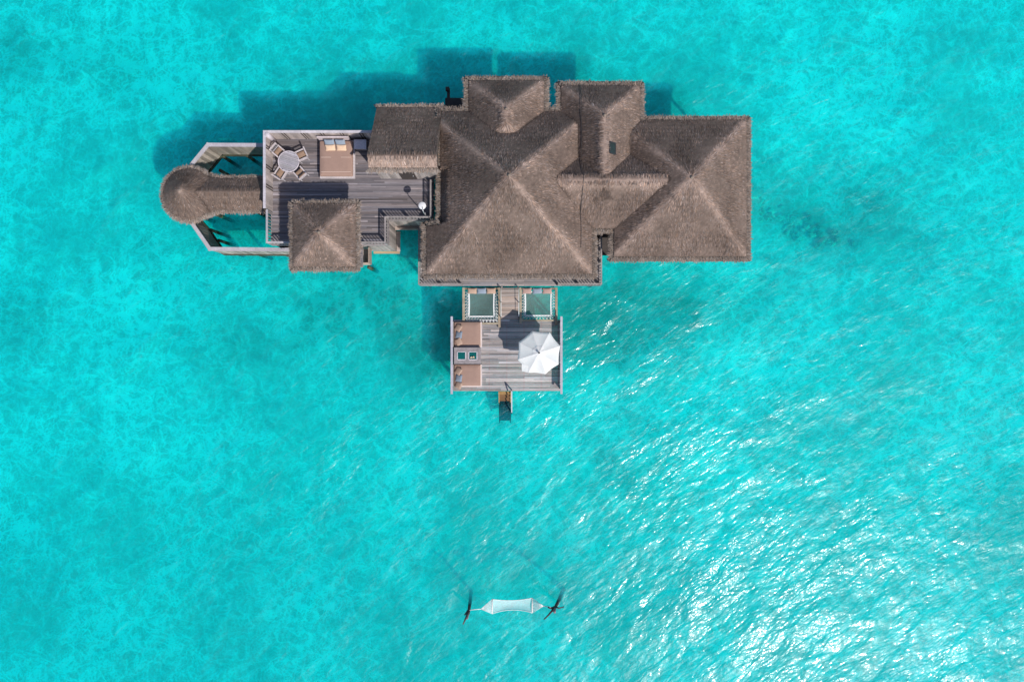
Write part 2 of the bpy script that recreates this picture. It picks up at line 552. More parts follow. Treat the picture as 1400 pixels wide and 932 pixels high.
def thatch(parent, comps, poly, fringe_edges=None, inset=0.34, step=0.10, dens=420, lip=True, skirt=0.30, sub_names=None, rim_dens=130, rim_tone=1.0):
    """comps: list of (name, func, label). Makes one roof part per component, each with its blades, and one shaggy rim."""
    def hall(x, y):
        best = np.full(np.shape(x), -99.0); idx = np.zeros(np.shape(x), int); wear_sun = np.zeros(np.shape(x))
        for i, cmp_ in enumerate(comps):
            h, w = cmp_[1](x, y)
            near = np.abs(h - best) < 0.07
            up = h > best
            wear_sun = np.where(near & ~up, -0.45, wear_sun); w = np.where(near & up, -0.45, w)  # valley lines where roofs meet are coloured darker
            best = np.where(up, h, best); idx = np.where(up, i, idx); wear_sun = np.where(up, w, wear_sun)
        return best, idx, wear_sun
    inner = offset_poly(poly, inset)
    xs = [p[0] for p in poly]; ys = [p[1] for p in poly]
    nx = int((max(xs) - min(xs)) / step) + 2; ny = int((max(ys) - min(ys)) / step) + 2
    gx = min(xs) + np.arange(nx) * step; gy = min(ys) + np.arange(ny) * step
    X, Y = np.meshgrid(gx, gy)
    # snap grid columns/rows on to straight inner edges
    for (ax, vals) in ((0, sorted({round(p[0], 4) for p in inner})), (1, sorted({round(p[1], 4) for p in inner}))):
        if len(vals) < 40:
            for v in vals:
                if ax == 0:
                    j = int(np.argmin(abs(gx - v))); X[:, j] = v
                else:
                    j = int(np.argmin(abs(gy - v))); Y[j, :] = v
    Z, ID, WR = hall(X, Y)
    cx = (X[:-1, :-1] + X[1:, 1:]) / 2; cy = (Y[:-1, :-1] + Y[1:, 1:]) / 2
    ok = in_poly(cx, cy, inner)
    hc, cid, _ = hall(cx, cy)
    lump = 0.014 * (np.sin(X * 2.1 + 1.3 * np.sin(Y * 1.7)) + np.sin(Y * 2.7 + 1.1 * np.sin(X * 2.3))) + RNG.normal(0, 0.007, X.shape)
    Zt = np.maximum(Z, -50) + lump + 0.05
    roofs = []
    flat = lambda a: a.ravel()
    for i, cmp_ in enumerate(comps):
        cells = np.argwhere(ok & (cid == i))
        if len(cells) == 0:
            roofs.append(None); continue
        a = cells[:, 0] * nx + cells[:, 1]
        F = np.stack([a, a + 1, a + nx + 1, a + nx], 1)
        used, inv = np.unique(F, return_inverse=True)
        F = inv.reshape(F.shape)
        V = np.stack([flat(X)[used], flat(Y)[used], flat(Zt)[used]], 1)
        wr = flat(WR)[used]
        k = (0.74 + 0.75 * wr) * np.exp(RNG.normal(0, 0.10, len(V)))
        # straw over it, laid in courses
        m = int(len(cells) * step * step * dens)
        pick = cells[RNG.integers(0, len(cells), m)]
        px = X[pick[:, 0], pick[:, 1]] + RNG.random(m) * step; py = Y[pick[:, 0], pick[:, 1]] + RNG.random(m) * step
        e = 0.06
        h0, _, w0 = hall(px, py)
        gxv = (hall(px + e, py)[0] - hall(px - e, py)[0]) / (2 * e); gyv = (hall(px, py + e)[0] - hall(px, py - e)[0]) / (2 * e)
        gxv = np.clip(gxv, -1.3, 1.3); gyv = np.clip(gyv, -1.3, 1.3)
        g = np.sqrt(gxv ** 2 + gyv ** 2) + 1e-6
        Dn = np.stack([-gxv / g, -gyv / g, -g], 1)
        ang = RNG.normal(0, 0.16, m)
        Dn = np.stack([Dn[:, 0] * np.cos(ang) - Dn[:, 1] * np.sin(ang), Dn[:, 0] * np.sin(ang) + Dn[:, 1] * np.cos(ang), Dn[:, 2]], 1)
        Dn /= np.linalg.norm(Dn, axis=1, keepdims=True)
        Nn = np.stack([-gxv, -gyv, np.ones(m)], 1); Nn /= np.linalg.norm(Nn, axis=1, keepdims=True)
        course = np.mod(h0 + RNG.normal(0, 0.02, m), 0.21) / 0.21
        P = np.stack([px, py, h0 + 0.055], 1)
        L = RNG.uniform(0.16, 0.34, m)
        lift = 0.004 + 0.030 * (course < 0.2) * RNG.random(m) + RNG.random(m) * 0.008
        patch = 1 + 0.14 * np.sin(px * 0.9 + 2.0 * np.sin(py * 0.6)) + 0.08 * np.sin(py * 1.9 + px * 0.7)
        C = tone(m, 0.27) * ((0.88 + 0.75 * w0 * (0.75 + 0.25 * np.sin(px * 7.0 + py * 5.0))) * (0.86 + 0.30 * (course < 0.3)) * patch)[:, None]
        T_ = P[:, :2] + Dn[:, :2] * L[:, None]
        L = np.where(in_poly(T_[:, 0], T_[:, 1], inner), L, L * 0.25)
        bV, bF, bC = blades(P, Dn, Nn, L, RNG.uniform(0.015, 0.042, m), lift, C)
        V2 = np.concatenate([V, bV]); F2 = np.concatenate([F, bF + len(V)])
        kc = np.stack([k, k, k], 1)
        C2 = np.concatenate([kc, bC])
        o = mesh_arrays(cmp_[0], V2, F2, C2, M['thatch'], parent, smooth=False)
        if len(cmp_) > 2 and cmp_[2]: o['label'] = cmp_[2]
        roofs.append(o)
    host = next(r for r in roofs if r is not None)
    # rim
    RV, RF, RC = [], [], []
    nb = 0
    n = len(poly)
    inn2 = offset_poly(poly, inset + 0.10)
    low = offset_poly(poly, 0.10)
    for i in range(n):
        if fringe_edges is not None and i not in fringe_edges:
            kind = 'plain'
        else:
            kind = 'lip'
        p0, p1 = np.array(poly[i]), np.array(poly[(i + 1) % n])
        q0, q1 = np.array(inn2[i]), np.array(inn2[(i + 1) % n])
        l0, l1 = np.array(low[i]), np.array(low[(i + 1) % n])
        if kind == 'plain':
            q0, q1 = np.array(inner[i]), np.array(inner[(i + 1) % n])
            d0, d1 = p0 - q0, p1 - q1
            e_ = (q1 - q0) / np.linalg.norm(q1 - q0); no_ = np.array((e_[1], -e_[0]))
            p0, p1 = q0 + no_ * .03, q1 + no_ * .03; l0, l1 = p0, p1
        L = np.linalg.norm(p1 - p0); seg = max(1, int(L / 0.25))
        t = np.linspace(0, 1, seg + 1)[:, None]
        o_ = p0 + (p1 - p0) * t; q_ = q0 + (q1 - q0) * t; l_ = l0 + (l1 - l0) * t
        # heights, sampled slightly inside so that overlapping rectangles agree
        ins = o_ + (q_ - o_) * 0.02
        ho = hall(ins[:, 0], ins[:, 1])[0]; hq = hall(q_[:, 0], q_[:, 1])[0]
        ho = hq - 0.10
        wob = RNG.normal(0, 0.012, len(t))
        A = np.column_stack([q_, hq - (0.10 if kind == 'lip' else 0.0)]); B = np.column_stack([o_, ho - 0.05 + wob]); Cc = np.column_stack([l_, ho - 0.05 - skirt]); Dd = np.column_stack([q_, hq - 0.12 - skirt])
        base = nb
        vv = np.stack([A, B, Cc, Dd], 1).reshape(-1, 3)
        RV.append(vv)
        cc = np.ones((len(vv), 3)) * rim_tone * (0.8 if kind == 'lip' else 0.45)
        if kind == 'lip': cc[0::4] *= 0.25  # shadow line under the top straw layer, painted dark on the inner edge
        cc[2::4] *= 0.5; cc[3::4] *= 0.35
        RC.append(cc)
        for s in range(seg):
            a = base + 4 * s
            RF += [(a, a + 1, a + 5, a + 4), (a + 1, a + 2, a + 6, a + 5), (a + 2, a + 3, a + 7, a + 6)]
        nb += len(vv)
    RVa = np.concatenate(RV); RCa = np.concatenate(RC)
    RFa = np.array(RF)
    lb = [RVa]; lf = [RFa]; lc = [RCa]; nb = len(RVa)
    for i in range(n):
        if fringe_edges is not None and i not in fringe_edges:
            continue
        p0, p1 = np.array(poly[i]), np.array(poly[(i + 1) % n])
        q0, q1 = np.array(inn2[i]), np.array(inn2[(i + 1) % n])
        L = np.linalg.norm(p1 - p0)
        m = int(L * rim_dens) + 4
        t = RNG.random(m)[:, None]
        s = 0.10 + 0.78 * RNG.random(m)[:, None] ** 0.8
        o_ = p0 + (p1 - p0) * t; q_ = q0 + (q1 - q0) * t
        pos = q_ + (o_ - q_) * s
        e = (p1 - p0) / L
        nout = np.array((e[1], -e[0]))
        hq = hall(q_[:, 0], q_[:, 1])[0]
        ins = o_ + (q_ - o_) * 0.02
        ho = hall(ins[:, 0], ins[:, 1])[0]; ho = hq - 0.10
        z = (hq - 0.09) + (ho - 0.05 - hq + 0.09) * s[:, 0]
        drop = (hq - ho) / (np.linalg.norm(o_ - q_, axis=1) + 1e-6)
        ang = RNG.normal(0, 0.28, m)
        D = np.stack([nout[0] * np.cos(ang) - nout[1] * np.sin(ang), nout[0] * np.sin(ang) + nout[1] * np.cos(ang), -np.clip(drop, 0.1, 1.0) - s[:, 0] * 0.25 + RNG.normal(0, 0.1, m)], 1)
        D /= np.linalg.norm(D, axis=1, keepdims=True)
        Nn = np.stack([nout[0] * 0.5 * np.ones(m), nout[1] * 0.5 * np.ones(m), np.ones(m)], 1); Nn /= np.linalg.norm(Nn, axis=1, keepdims=True)
        C = tone(m, 0.24) * (rim_tone * (0.80 + 0.35 * s[:, 0]))[:, None]
        clump = 0.045 * np.sin(t[:, 0] * L * 4.1 + 2 * np.sin(t[:, 0] * L * 1.3)) + 0.04 * np.sin(t[:, 0] * L * 9.0) + 0.03 * np.sin(t[:, 0] * L * 23.0)
        bV, bF, bC = blades(np.column_stack([pos, z + 0.02]), D, Nn, np.clip(RNG.uniform(0.08, 0.21, m) + clump * s[:, 0], 0.06, 0.4), RNG.uniform(0.02, 0.05, m), RNG.uniform(0.0, 0.05, m), C)
        lb.append(bV); lf.append(bF + nb); lc.append(bC); nb += len(bV)
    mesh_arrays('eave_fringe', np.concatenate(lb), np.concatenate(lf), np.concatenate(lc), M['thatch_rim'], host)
    return roofs, hall

# ================================================================== SETTING: sea bed and water
def make_seabed():
    m, nt, out = nodes_of('sand_seabed')
    pos = N(nt, "ShaderNodeNewGeometry").outputs['Position']
    big = noise(nt, pos, 0.045, 3, 0.5)
    mid = noise(nt, pos, 0.35, 4, 0.6, 0.6)
    fine = noise(nt, pos, 2.2, 3, 0.6)
    c = mixcol(nt, remap(nt, big, 0.35, 0.7, 0, 1), (0.73, 0.63, 0.59), (0.68, 0.61, 0.565))
    # scattered algae and coral rubble, as darker green brown patches
    alg = noise(nt, pos, 0.11, 5, 0.62, 0.4)
    spk = noise(nt, pos, 1.3, 4, 0.7)
    a = mathn(nt, 'MULTIPLY', remap(nt, alg, 0.52, 0.70, 0, 1), remap(nt, spk, 0.45, 0.62, 0, 1))
    c = mixcol(nt, mathn(nt, 'MULTIPLY', a, 0.40), c, (0.22, 0.30, 0.17))
    f = mathn(nt, 'MULTIPLY', remap(nt, mid, 0.25, 0.75, 0.80, 1.14), remap(nt, fine, 0.2, 0.8, 0.93, 1.07))
    cc = N(nt, "ShaderNodeCombineColor")
    for i in range(3): nt.links.new(f, cc.inputs[i])
    c = mulcol(nt, mulcol(nt, c, cc.outputs[0]), N(nt, 'ShaderNodeAttribute', attribute_name='Col').outputs['Color'])
    d = N(nt, "ShaderNodeBsdfDiffuse")
    nt.links.new(c, d.inputs[0])
    nt.links.new(d.outputs[0], out.inputs[0])
    fx = np.concatenate([[-1500, -400, -120], np.arange(-48, 48.1, 0.22), [120, 400, 1500]])
    fy = np.concatenate([[-1500, -400, -120], np.arange(-34, 34.1, 0.22), [120, 400, 1500]])
    X, Y = np.meshgrid(fx, fy)
    r = np.random.default_rng(5)
    def vn(cell, ang=0.0, sx=1.0):
        g = r.random((512, 512))
        u = (X * math.cos(ang) - Y * math.sin(ang)) / (cell * sx) + 1000; v = (X * math.sin(ang) + Y * math.cos(ang)) / cell + 1000
        iu, iv = np.floor(u).astype(int), np.floor(v).astype(int)
        fu, fv = u - iu, v - iv
        fu = fu ** 3 * (fu * (fu * 6 - 15) + 10); fv = fv ** 3 * (fv * (fv * 6 - 15) + 10)
        G = lambda i, j: g[i % 512, j % 512]
        return (G(iu, iv) * (1 - fu) + G(iu + 1, iv) * fu) * (1 - fv) + (G(iu, iv + 1) * (1 - fu) + G(iu + 1, iv + 1) * fu) * fv
    rid = lambda n_: 1 - np.abs(2 * n_ - 1)
    H = 0.55 * (vn(8.0) - .5) + 0.34 * (vn(3.4, .5) - .5) + 0.20 * rid(vn(1.9, .6, 1.4)) ** 2 * (0.4 + 1.2 * vn(6.0)) + 0.10 * rid(vn(0.95, -.3, 1.2)) ** 2 * (0.3 + 1.4 * vn(4.0)) + 0.04 * vn(.5)
    depth = np.clip((-6.5 - Y + 1.5 * (vn(9.0) - .5) * 2) / 10.0, 0, 1); depth = depth * depth * (3 - 2 * depth)
    H = H - 1.25 * depth
    H = np.where((abs(X) < 50) & (abs(Y) < 36), H - 0.12, -1.25 * depth)
    # weedy patches in the sand, plus the sun deck's shadow painted dark beside it (photograph pixels turned into places on the sea bed)
    weed_shade = np.zeros(X.shape)
    for (px, py, rx, ry, k) in ((812, 452, 65, 42, 1.6), (900, 420, 90, 40, .8), (480, 410, 90, 45, .9), (600, 470, 45, 50, 1.0), (30, 430, 40, 40, .6), (60, 90, 150, 60, .5), (1130, 290, 100, 45, .7),
                                (330, 470, 120, 30, .35), (850, 640, 70, 50, .35), (560, 470, 40, 60, .5), (1040, 400, 60, 40, .3), (230, 330, 60, 60, .3)):
        cx, cy = (px - 700) * .0557, (466 - py) * .0557
        weed_shade += k * np.exp(-((X - cx) / (rx * .0557)) ** 2 - ((Y - cy) / (ry * .0557)) ** 2)
    weed_shade = np.clip(1.5 * weed_shade * (0.25 + 1.3 * vn(2.2) * (0.5 + vn(.7))), 0, 1)
    PC = np.stack([1 - .65 * weed_shade, 1 - .50 * weed_shade, 1 - .60 * weed_shade], -1).reshape(-1, 3)
    ny, nx = X.shape
    ii, jj = np.meshgrid(np.arange(ny - 1), np.arange(nx - 1), indexing='ij')
    a_ = (ii * nx + jj).ravel()
    F = np.stack([a_, a_ + 1, a_ + nx + 1, a_ + nx], 1)
    o = mesh_arrays('seabed', np.stack([X.ravel(), Y.ravel(), (SEABED + H).ravel()], 1), F, PC, m, None, smooth=True)
    tag(o, kind='structure')

WTINT = (0.10, 0.958, 0.972)
def make_water():
    m, nt, out = nodes_of('lagoon_water')
    pos = N(nt, "ShaderNodeNewGeometry").outputs['Position']
    R = math.radians(-33)
    v1 = along(nt, pos, 34, 0.55, 1.25)
    v2 = along(nt, pos, 48, 0.7, 1.1)
    a1 = noise(nt, v1, 1.1, 2, 0.5, 0.5)       # wind waves ~1 m
    a2 = noise(nt, v1, 3.3, 2, 0.5, 0.4)       # ripples
    a3 = noise(nt, v2, 0.28, 2, 0.5, 0.3)      # swell
    gust = remap(nt, noise(nt, along(nt, pos, 40, 0.35, 1.0), 0.15, 3, 0.6, 0.5), 0.34, 0.66, 0.40, 1.06)
    h = mathn(nt, 'ADD', mathn(nt, 'MULTIPLY', a1, 0.165), mathn(nt, 'MULTIPLY', a2, 0.062))
    h = mathn(nt, 'MULTIPLY', h, gust)
    h = mathn(nt, 'ADD', h, mathn(nt, 'MULTIPLY', a3, 0.45))
    b = N(nt, "ShaderNodeBump")
    b.inputs['Strength'].default_value = 1.0
    b.inputs['Distance'].default_value = 1.0
    nt.links.new(h, b.inputs['Height'])
    tr = N(nt, "ShaderNodeBsdfTransparent")
    tr.inputs[0].default_value = (*WTINT, 1)
    # caustic light painted as noise bands in the transparent colour, dimmer between them
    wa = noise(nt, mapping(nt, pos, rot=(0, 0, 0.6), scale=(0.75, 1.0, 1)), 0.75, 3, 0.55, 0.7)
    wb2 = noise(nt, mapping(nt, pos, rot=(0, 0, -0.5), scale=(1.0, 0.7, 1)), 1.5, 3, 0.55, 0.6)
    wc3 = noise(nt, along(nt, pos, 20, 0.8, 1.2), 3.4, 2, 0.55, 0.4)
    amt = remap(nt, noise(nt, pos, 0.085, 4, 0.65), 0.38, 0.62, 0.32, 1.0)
    def caustic_band(v, k):
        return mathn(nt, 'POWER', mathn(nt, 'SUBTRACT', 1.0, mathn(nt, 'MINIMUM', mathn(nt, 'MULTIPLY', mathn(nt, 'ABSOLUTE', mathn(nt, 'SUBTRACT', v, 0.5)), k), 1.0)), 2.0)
    lens = mathn(nt, 'MINIMUM', mathn(nt, 'MULTIPLY', mathn(nt, 'ADD', caustic_band(wa, 9.0), mathn(nt, 'ADD', mathn(nt, 'MULTIPLY', caustic_band(wb2, 9.0), 0.7), mathn(nt, 'MULTIPLY', caustic_band(wc3, 7.0), 0.6))), amt), 1.0)  # strength of the painted caustic veins
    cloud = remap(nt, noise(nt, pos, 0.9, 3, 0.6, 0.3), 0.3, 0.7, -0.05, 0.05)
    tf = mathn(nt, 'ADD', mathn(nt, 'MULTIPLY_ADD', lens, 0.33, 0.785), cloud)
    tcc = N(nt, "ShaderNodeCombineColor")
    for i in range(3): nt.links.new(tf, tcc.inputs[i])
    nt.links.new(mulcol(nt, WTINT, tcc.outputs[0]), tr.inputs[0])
    mx = tr
    lob = []
    for rg in (0.105, 0.36):
        gl = N(nt, "ShaderNodeBsdfGlossy")
        gl.inputs['Color'].default_value = (1, 1, 1, 1)
        gl.inputs['Roughness'].default_value = rg
        nt.links.new(b.outputs[0], gl.inputs['Normal'])
        lob.append(gl)
    gm = N(nt, "ShaderNodeMixShader")
    gm.inputs[0].default_value = 0.74
    nt.links.new(lob[0].outputs[0], gm.inputs[1]); nt.links.new(lob[1].outputs[0], gm.inputs[2])
    gl = gm
    ge = N(nt, "ShaderNodeNewGeometry")
    dp = N(nt, "ShaderNodeVectorMath"); dp.operation = 'DOT_PRODUCT'
    nt.links.new(b.outputs[0], dp.inputs[0]); nt.links.new(ge.outputs['Incoming'], dp.inputs[1])
    cosi = mathn(nt, 'MINIMUM', mathn(nt, 'ABSOLUTE', dp.outputs['Value']), 1.0)
    fr = mathn(nt, 'MULTIPLY_ADD', mathn(nt, 'POWER', mathn(nt, 'SUBTRACT', 1.0, cosi), 5.0), 0.978, 0.022)
    mx2 = N(nt, "ShaderNodeMixShader")
    nt.links.new(fr, mx2.inputs[0])
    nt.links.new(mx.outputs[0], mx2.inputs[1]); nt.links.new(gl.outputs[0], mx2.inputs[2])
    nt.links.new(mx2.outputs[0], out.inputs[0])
    pv = N(nt, "ShaderNodeVolumePrincipled")       # light scattered and absorbed inside the water
    pv.inputs['Color'].default_value = (0.0, 0.72, 0.90, 1)
    pv.inputs['Density'].default_value = 0.34
    pv.inputs['Absorption Color'].default_value = (0.0, 0.80, 0.84, 1)
    nt.links.new(pv.outputs[0], out.inputs['Volume'])
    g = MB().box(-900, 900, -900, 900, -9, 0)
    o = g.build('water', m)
    tag(o, kind='structure')

make_seabed()
make_water()

# ================================================================== THE VILLA
ZV = 1.5        # veranda floor
ZE = 4.35       # eaves
villa = thing('overwater_villa', 'large brown thatched villa on stilts with steep hipped roofs and a dark skylight', 'villa', (0, 9.5, ZV))
comps = [
    ('roof', hip(-6.0, 5.65, 4.14, 15.55, ZE, 0.85, 0.86), 'tall main thatched roof with four hips'),
    ('roof', hip(-3.2, 2.45, 11.0, 17.6, ZE, 0.86), 'small hipped thatched roof with a short ridge beside the tall one'),
    ('roof', hip(2.93, 8.8, 7.27, 17.26, ZE, 0.84), 'long hipped thatched roof with the skylight'),
    ('roof', None, 'low thatched roof linking the two big hipped roofs'),
    ('roof', hip(6.46, 15.9, 5.38, 14.97, ZE, 0.70, 0.69), 'wide square thatched roof at the far end'),
]
def link_h(x, y):
    d = smin(y - 7.14, 13.3 - y, 0.4)
    ok = (x > 1.0) & (x < 11.2) & (y > 6.8) & (y < 13.4)
    return np.where(ok, ZE + 0.82 * d, -99.0), np.exp(-((y - 10.05) / 0.3) ** 2)
main_hip = comps[0][1]
def main_h(x, y):      # the tall roof is dressed down where the terrace cuts into it
    h, w = main_hip(x, y)
    low_ = 4.50 + 1.6 * (x + 5.0)
    return np.where((y > 7.7) & (y < 11.2) & (x > -5.6), np.minimum(h, low_), h), w
comps[0] = ('roof', main_h, comps[0][2])
comps[3] = ('roof', link_h, comps[3][2])
poly = [(-6, 4.14), (5.65, 4.14), (5.65, 7.14), (6.46, 7.14), (6.46, 5.3), (15.92, 5.3), (15.92, 14.97), (8.8, 14.97), (8.8, 17.26),
        (2.93, 17.26), (2.93, 15.55), (2.45, 15.55), (2.45, 17.6), (-3.2, 17.6), (-3.2, 15.55), (-5.0, 15.55), (-5.0, 7.9), (-6, 7.9)]
roofs, hvilla = thatch(villa, comps, poly)

# skylight on the east slope of the long roof
def on_roof(h, x, y, dz=0.0):
    return float(h(np.array([x]), np.array([y]))[0][0]) + dz
sx0, sx1, sy0, sy1 = 6.20, 6.62, 11.92, 12.62
fr = MB()
zc = lambda x, y, d: (x, y, on_roof(hvilla, x, y, d))
for (a, b_) in (((sx0, sy0), (sx1, sy0)), ((sx1, sy0), (sx1, sy1)), ((sx1, sy1), (sx0, sy1)), ((sx0, sy1), (sx0, sy0))):
    fr.bar(zc(*a, 0.10), zc(*b_, 0.10), 0.06, 0.14)
fr.build('skylight_frame', M['dark_metal'], roofs[2])
gl = MB()
gl.add([zc(sx0, sy0, 0.14), zc(sx1, sy0, 0.14), zc(sx1, sy1, 0.14), zc(sx0, sy1, 0.14),
        zc(sx0, sy0, 0.10), zc(sx1, sy0, 0.10), zc(sx1, sy1, 0.10), zc(sx0, sy1, 0.10)],
       [(0, 1, 2, 3), (7, 6, 5, 4), (0, 4, 5, 1), (1, 5, 6, 2), (2, 6, 7, 3), (3, 7, 4, 0)])
gl.build('skylight_pane', M['glass'], roofs[2])
# conductor cable laid over the roofs
pts = [(4.5 + 0.02 * math.sin(y * 2), y, on_roof(hvilla, 4.5, y, 0.12)) for y in np.arange(17.1, 6.0, -0.2)]
MB().tube(pts, 0.016, 5).build('lightning_cable', M['dark_metal'], roofs[2])
# finials on the two big apexes and the short ridge
for (x, y, host) in ((-0.18, 9.92, roofs[0]), (11.18, 10.17, roofs[4]), (-0.37, 14.7, roofs[1]), (5.87, 14.3, roofs[2])):
    z = on_roof(hvilla, x, y)
    MB().lathe(x, y, [(0.14, z - 0.05), (0.10, z + 0.10), (0.04, z + 0.17)], 10, (1.0, .98, .95)).build('ridge_knot', M['thatch_rim'], host)

# floors
fl = MB()
fl.box(-6.5, 6.25, 3.95, 7.9, ZV - 0.28, ZV - 0.05)
fl.box(-5.0, 6.25, 7.9, 15.0, ZV - 0.28, ZV - 0.05)
fl.box(6.25, 15.2, 6.1, 14.3, ZV - 0.28, ZV - 0.05)
fl.box(-2.7, 2.0, 15.0, 16.9, ZV - 0.28, ZV - 0.05)
fl.box(3.4, 8.2, 15.0, 16.6, ZV - 0.28, ZV - 0.05)
fl.build('platform', M['dark_wood'], villa)
planks_rows(MB(), 3.90, 7.2, lambda y: [(-6.55, 6.29)], ZV, streak=0.20).build('veranda_boards', M['plank_pale'], villa)
# walls with openings
def wall_box(x0, x1, y0, y1, z0, z1):
    w = MB()
    board_wall(w, (x0, y0), (x1, y0), z0, z1); board_wall(w, (x1, y0), (x1, y1), z0, z1)
    board_wall(w, (x1, y1), (x0, y1), z0, z1); board_wall(w, (x0, y1), (x0, y0), z0, z1)
    return w.build('wall', M['wall_wood'], villa)
w1 = wall_box(-4.8, 4.4, 6.2, 14.4, ZV, ZE + 0.6)
w2 = wall_box(7.6, 14.6, 6.6, 13.8, ZV, ZE + 0.6)
w3 = wall_box(-2.2, 1.5, 14.5, 16.5, ZV, ZE + 0.4)
w4 = wall_box(3.9, 7.7, 14.5, 16.2, ZV, ZE + 0.4)
def window(host, x, y, w, h, z, axis):
    f, p = MB(), MB()
    t = 0.09
    for s in (-1, 1):
        if axis == 'y':
            f.box(x + s * w / 2 - .05, x + s * w / 2 + .05, y - t, y + t, z, z + h); f.box(x - w / 2, x + w / 2, y - t - .002, y + t + .002, z + h / 2 + s * h / 2 - .05, z + h / 2 + s * h / 2 + .05)
        else:
            f.box(x - t, x + t, y + s * w / 2 - .05, y + s * w / 2 + .05, z, z + h); f.box(x - t - .002, x + t + .002, y - w / 2, y + w / 2, z + h / 2 + s * h / 2 - .05, z + h / 2 + s * h / 2 + .05)
    if axis == 'y': p.box(x - w / 2 + .05, x + w / 2 - .05, y - .05, y + .05, z + .05, z + h - .05)
    else: p.box(x - .05, x + .05, y - w / 2 + .05, y + w / 2 - .05, z + .05, z + h - .05)
    f.build('window_frame', M['grey_wood'], host); p.build('window_pane', M['glass'], host)
for x in (-3.2, 0, 2.9): window(w1, x, 6.2, 1.9, 2.1, ZV + 0.05, 'y')
for x in (9.2, 12.8): window(w2, x, 6.6, 1.6, 1.5, ZV + 0.8, 'y')
for y in (8.5, 11.8): window(w2, 14.6, y, 1.6, 1.5, ZV + 0.8, 'x')
window(w3, -.4, 16.5, 1.2, 1.0, ZV + 1.1, 'y'); window(w4, 5.8, 16.2, 1.2, 1.0, ZV + 1.1, 'y')
for (x, y) in ((-5.6, 4.7), (-2.0, 4.7), (1.6, 4.7), (5.25, 4.7), (5.25, 6.9), (-5.6, 7.6), (6.85, 5.8), (15.4, 5.8), (15.4, 14.5)):
    MB().tube([(x, y, ZV - 0.2), (x, y, ZE + 0.05)], 0.10, 10).build('veranda_post', M['grey_wood'], villa)
stilts(villa, [(x, y) for x in (-6.2, -3.1, 0, 3.1, 5.9) for y in (4.2, 7.5, 11.0, 14.7)] + [(x, y) for x in (8.8, 12.0, 15.0) for y in (6.4, 10.2, 14.1)]
       + [(-2.5, 16.7), (1.8, 16.7), (3.6, 16.4), (8.0, 16.4)], ZV - 0.28)
# service landing seen behind the north eave
MB().box(-4.75, -3.25, 14.6, 17.25, ZV - 0.2, ZV).box(-4.62, -4.42, 17.25, 17.95, ZV - .2, ZV - 0.02).box(-4.70, -4.45, 17.7, 17.95, ZV - .015, ZV + 0.25).build('service_landing', M['dark_wood'], villa)
stilts(villa, [(-4.45, 16.45), (-3.2, 16.3)], ZV + 0.55)

g = 'baluster railings round the veranda'
r1 = thing('veranda_railing', 'grey baluster railing at the veranda corner left of the two net hammocks', 'railing', (-6.45, 4.0, ZV), g)
railing(r1, [[(-6.48, 7.85), (-6.48, 3.97), (-3.55, 3.97)]], ZV)
r2 = thing('veranda_railing', 'grey baluster railing at the veranda corner right of the two net hammocks', 'railing', (6.2, 4.0, ZV), g)
railing(r2, [[(3.25, 3.97), (6.22, 3.97), (6.22, 7.3)]], ZV)

# ================================================================== STAIR HOUSE (asymmetric gable beside the terrace)
ZT = 3.9        # roof terrace floor
house = thing('stair_house', 'steep gabled thatched house beside the roof terrace with a long shaded slope', 'house', (-6.85, 13.2, ZT))
def gab(x, y):
    n_ = ZE + 0.765 * (15.75 - y); s_ = 7.60 - 0.78 * (11.5 - y)
    return smin(n_, s_, 0.05), np.where(y < 11.47, 1.15, 0.0)  # sunlit slope's brightness painted into the straw as a paler tone
groof, hg = thatch(house, [('roof', gab, None)], [(-9.26, 10.62), (-4.44, 10.62), (-4.44, 15.75), (-9.26, 15.75)], fringe_edges=(0, 2), inset=0.26, rim_tone=1.25)
for x in (-8.8, -4.95):
    hw = MB()
    n = 22
    for k in range(n):
        ya = 10.95 + (15.3 - 10.95) * k / n; yb = 10.95 + (15.3 - 10.95) * (k + 1) / n - .008
        c = jit(.2)
        za, zb = [on_roof(hg, -6.8, v, -0.25) for v in (ya, yb)]
        hw.hexa([(x - .03, ya, ZT - 2.4), (x + .03, ya, ZT - 2.4), (x + .03, yb, ZT - 2.4), (x - .03, yb, ZT - 2.4), (x - .03, ya, za), (x + .03, ya, za), (x + .03, yb, zb), (x - .03, yb, zb)], c)
    hw.build('wall', M['wall_wood'], house)
wf = board_wall(MB(), (-8.8, 10.98), (-4.95, 10.98), ZT, 6.7).build('wall', M['wall_wood'], house)
dr = MB().box(-7.4, -6.4, 10.90, 10.95, ZT + 0.02, ZT + 2.1).build('door', M['dark_wood'], house)
MB().lathe(-6.52, 10.87, [(0.03, ZT + 1.0), (0.035, ZT + 1.06), (0.02, ZT + 1.1)], 10).build('handle', M['metal'], dr)
stilts(house, [(-8.6, 15.0), (-5.2, 15.0), (-8.6, 12.6)], 1.5)

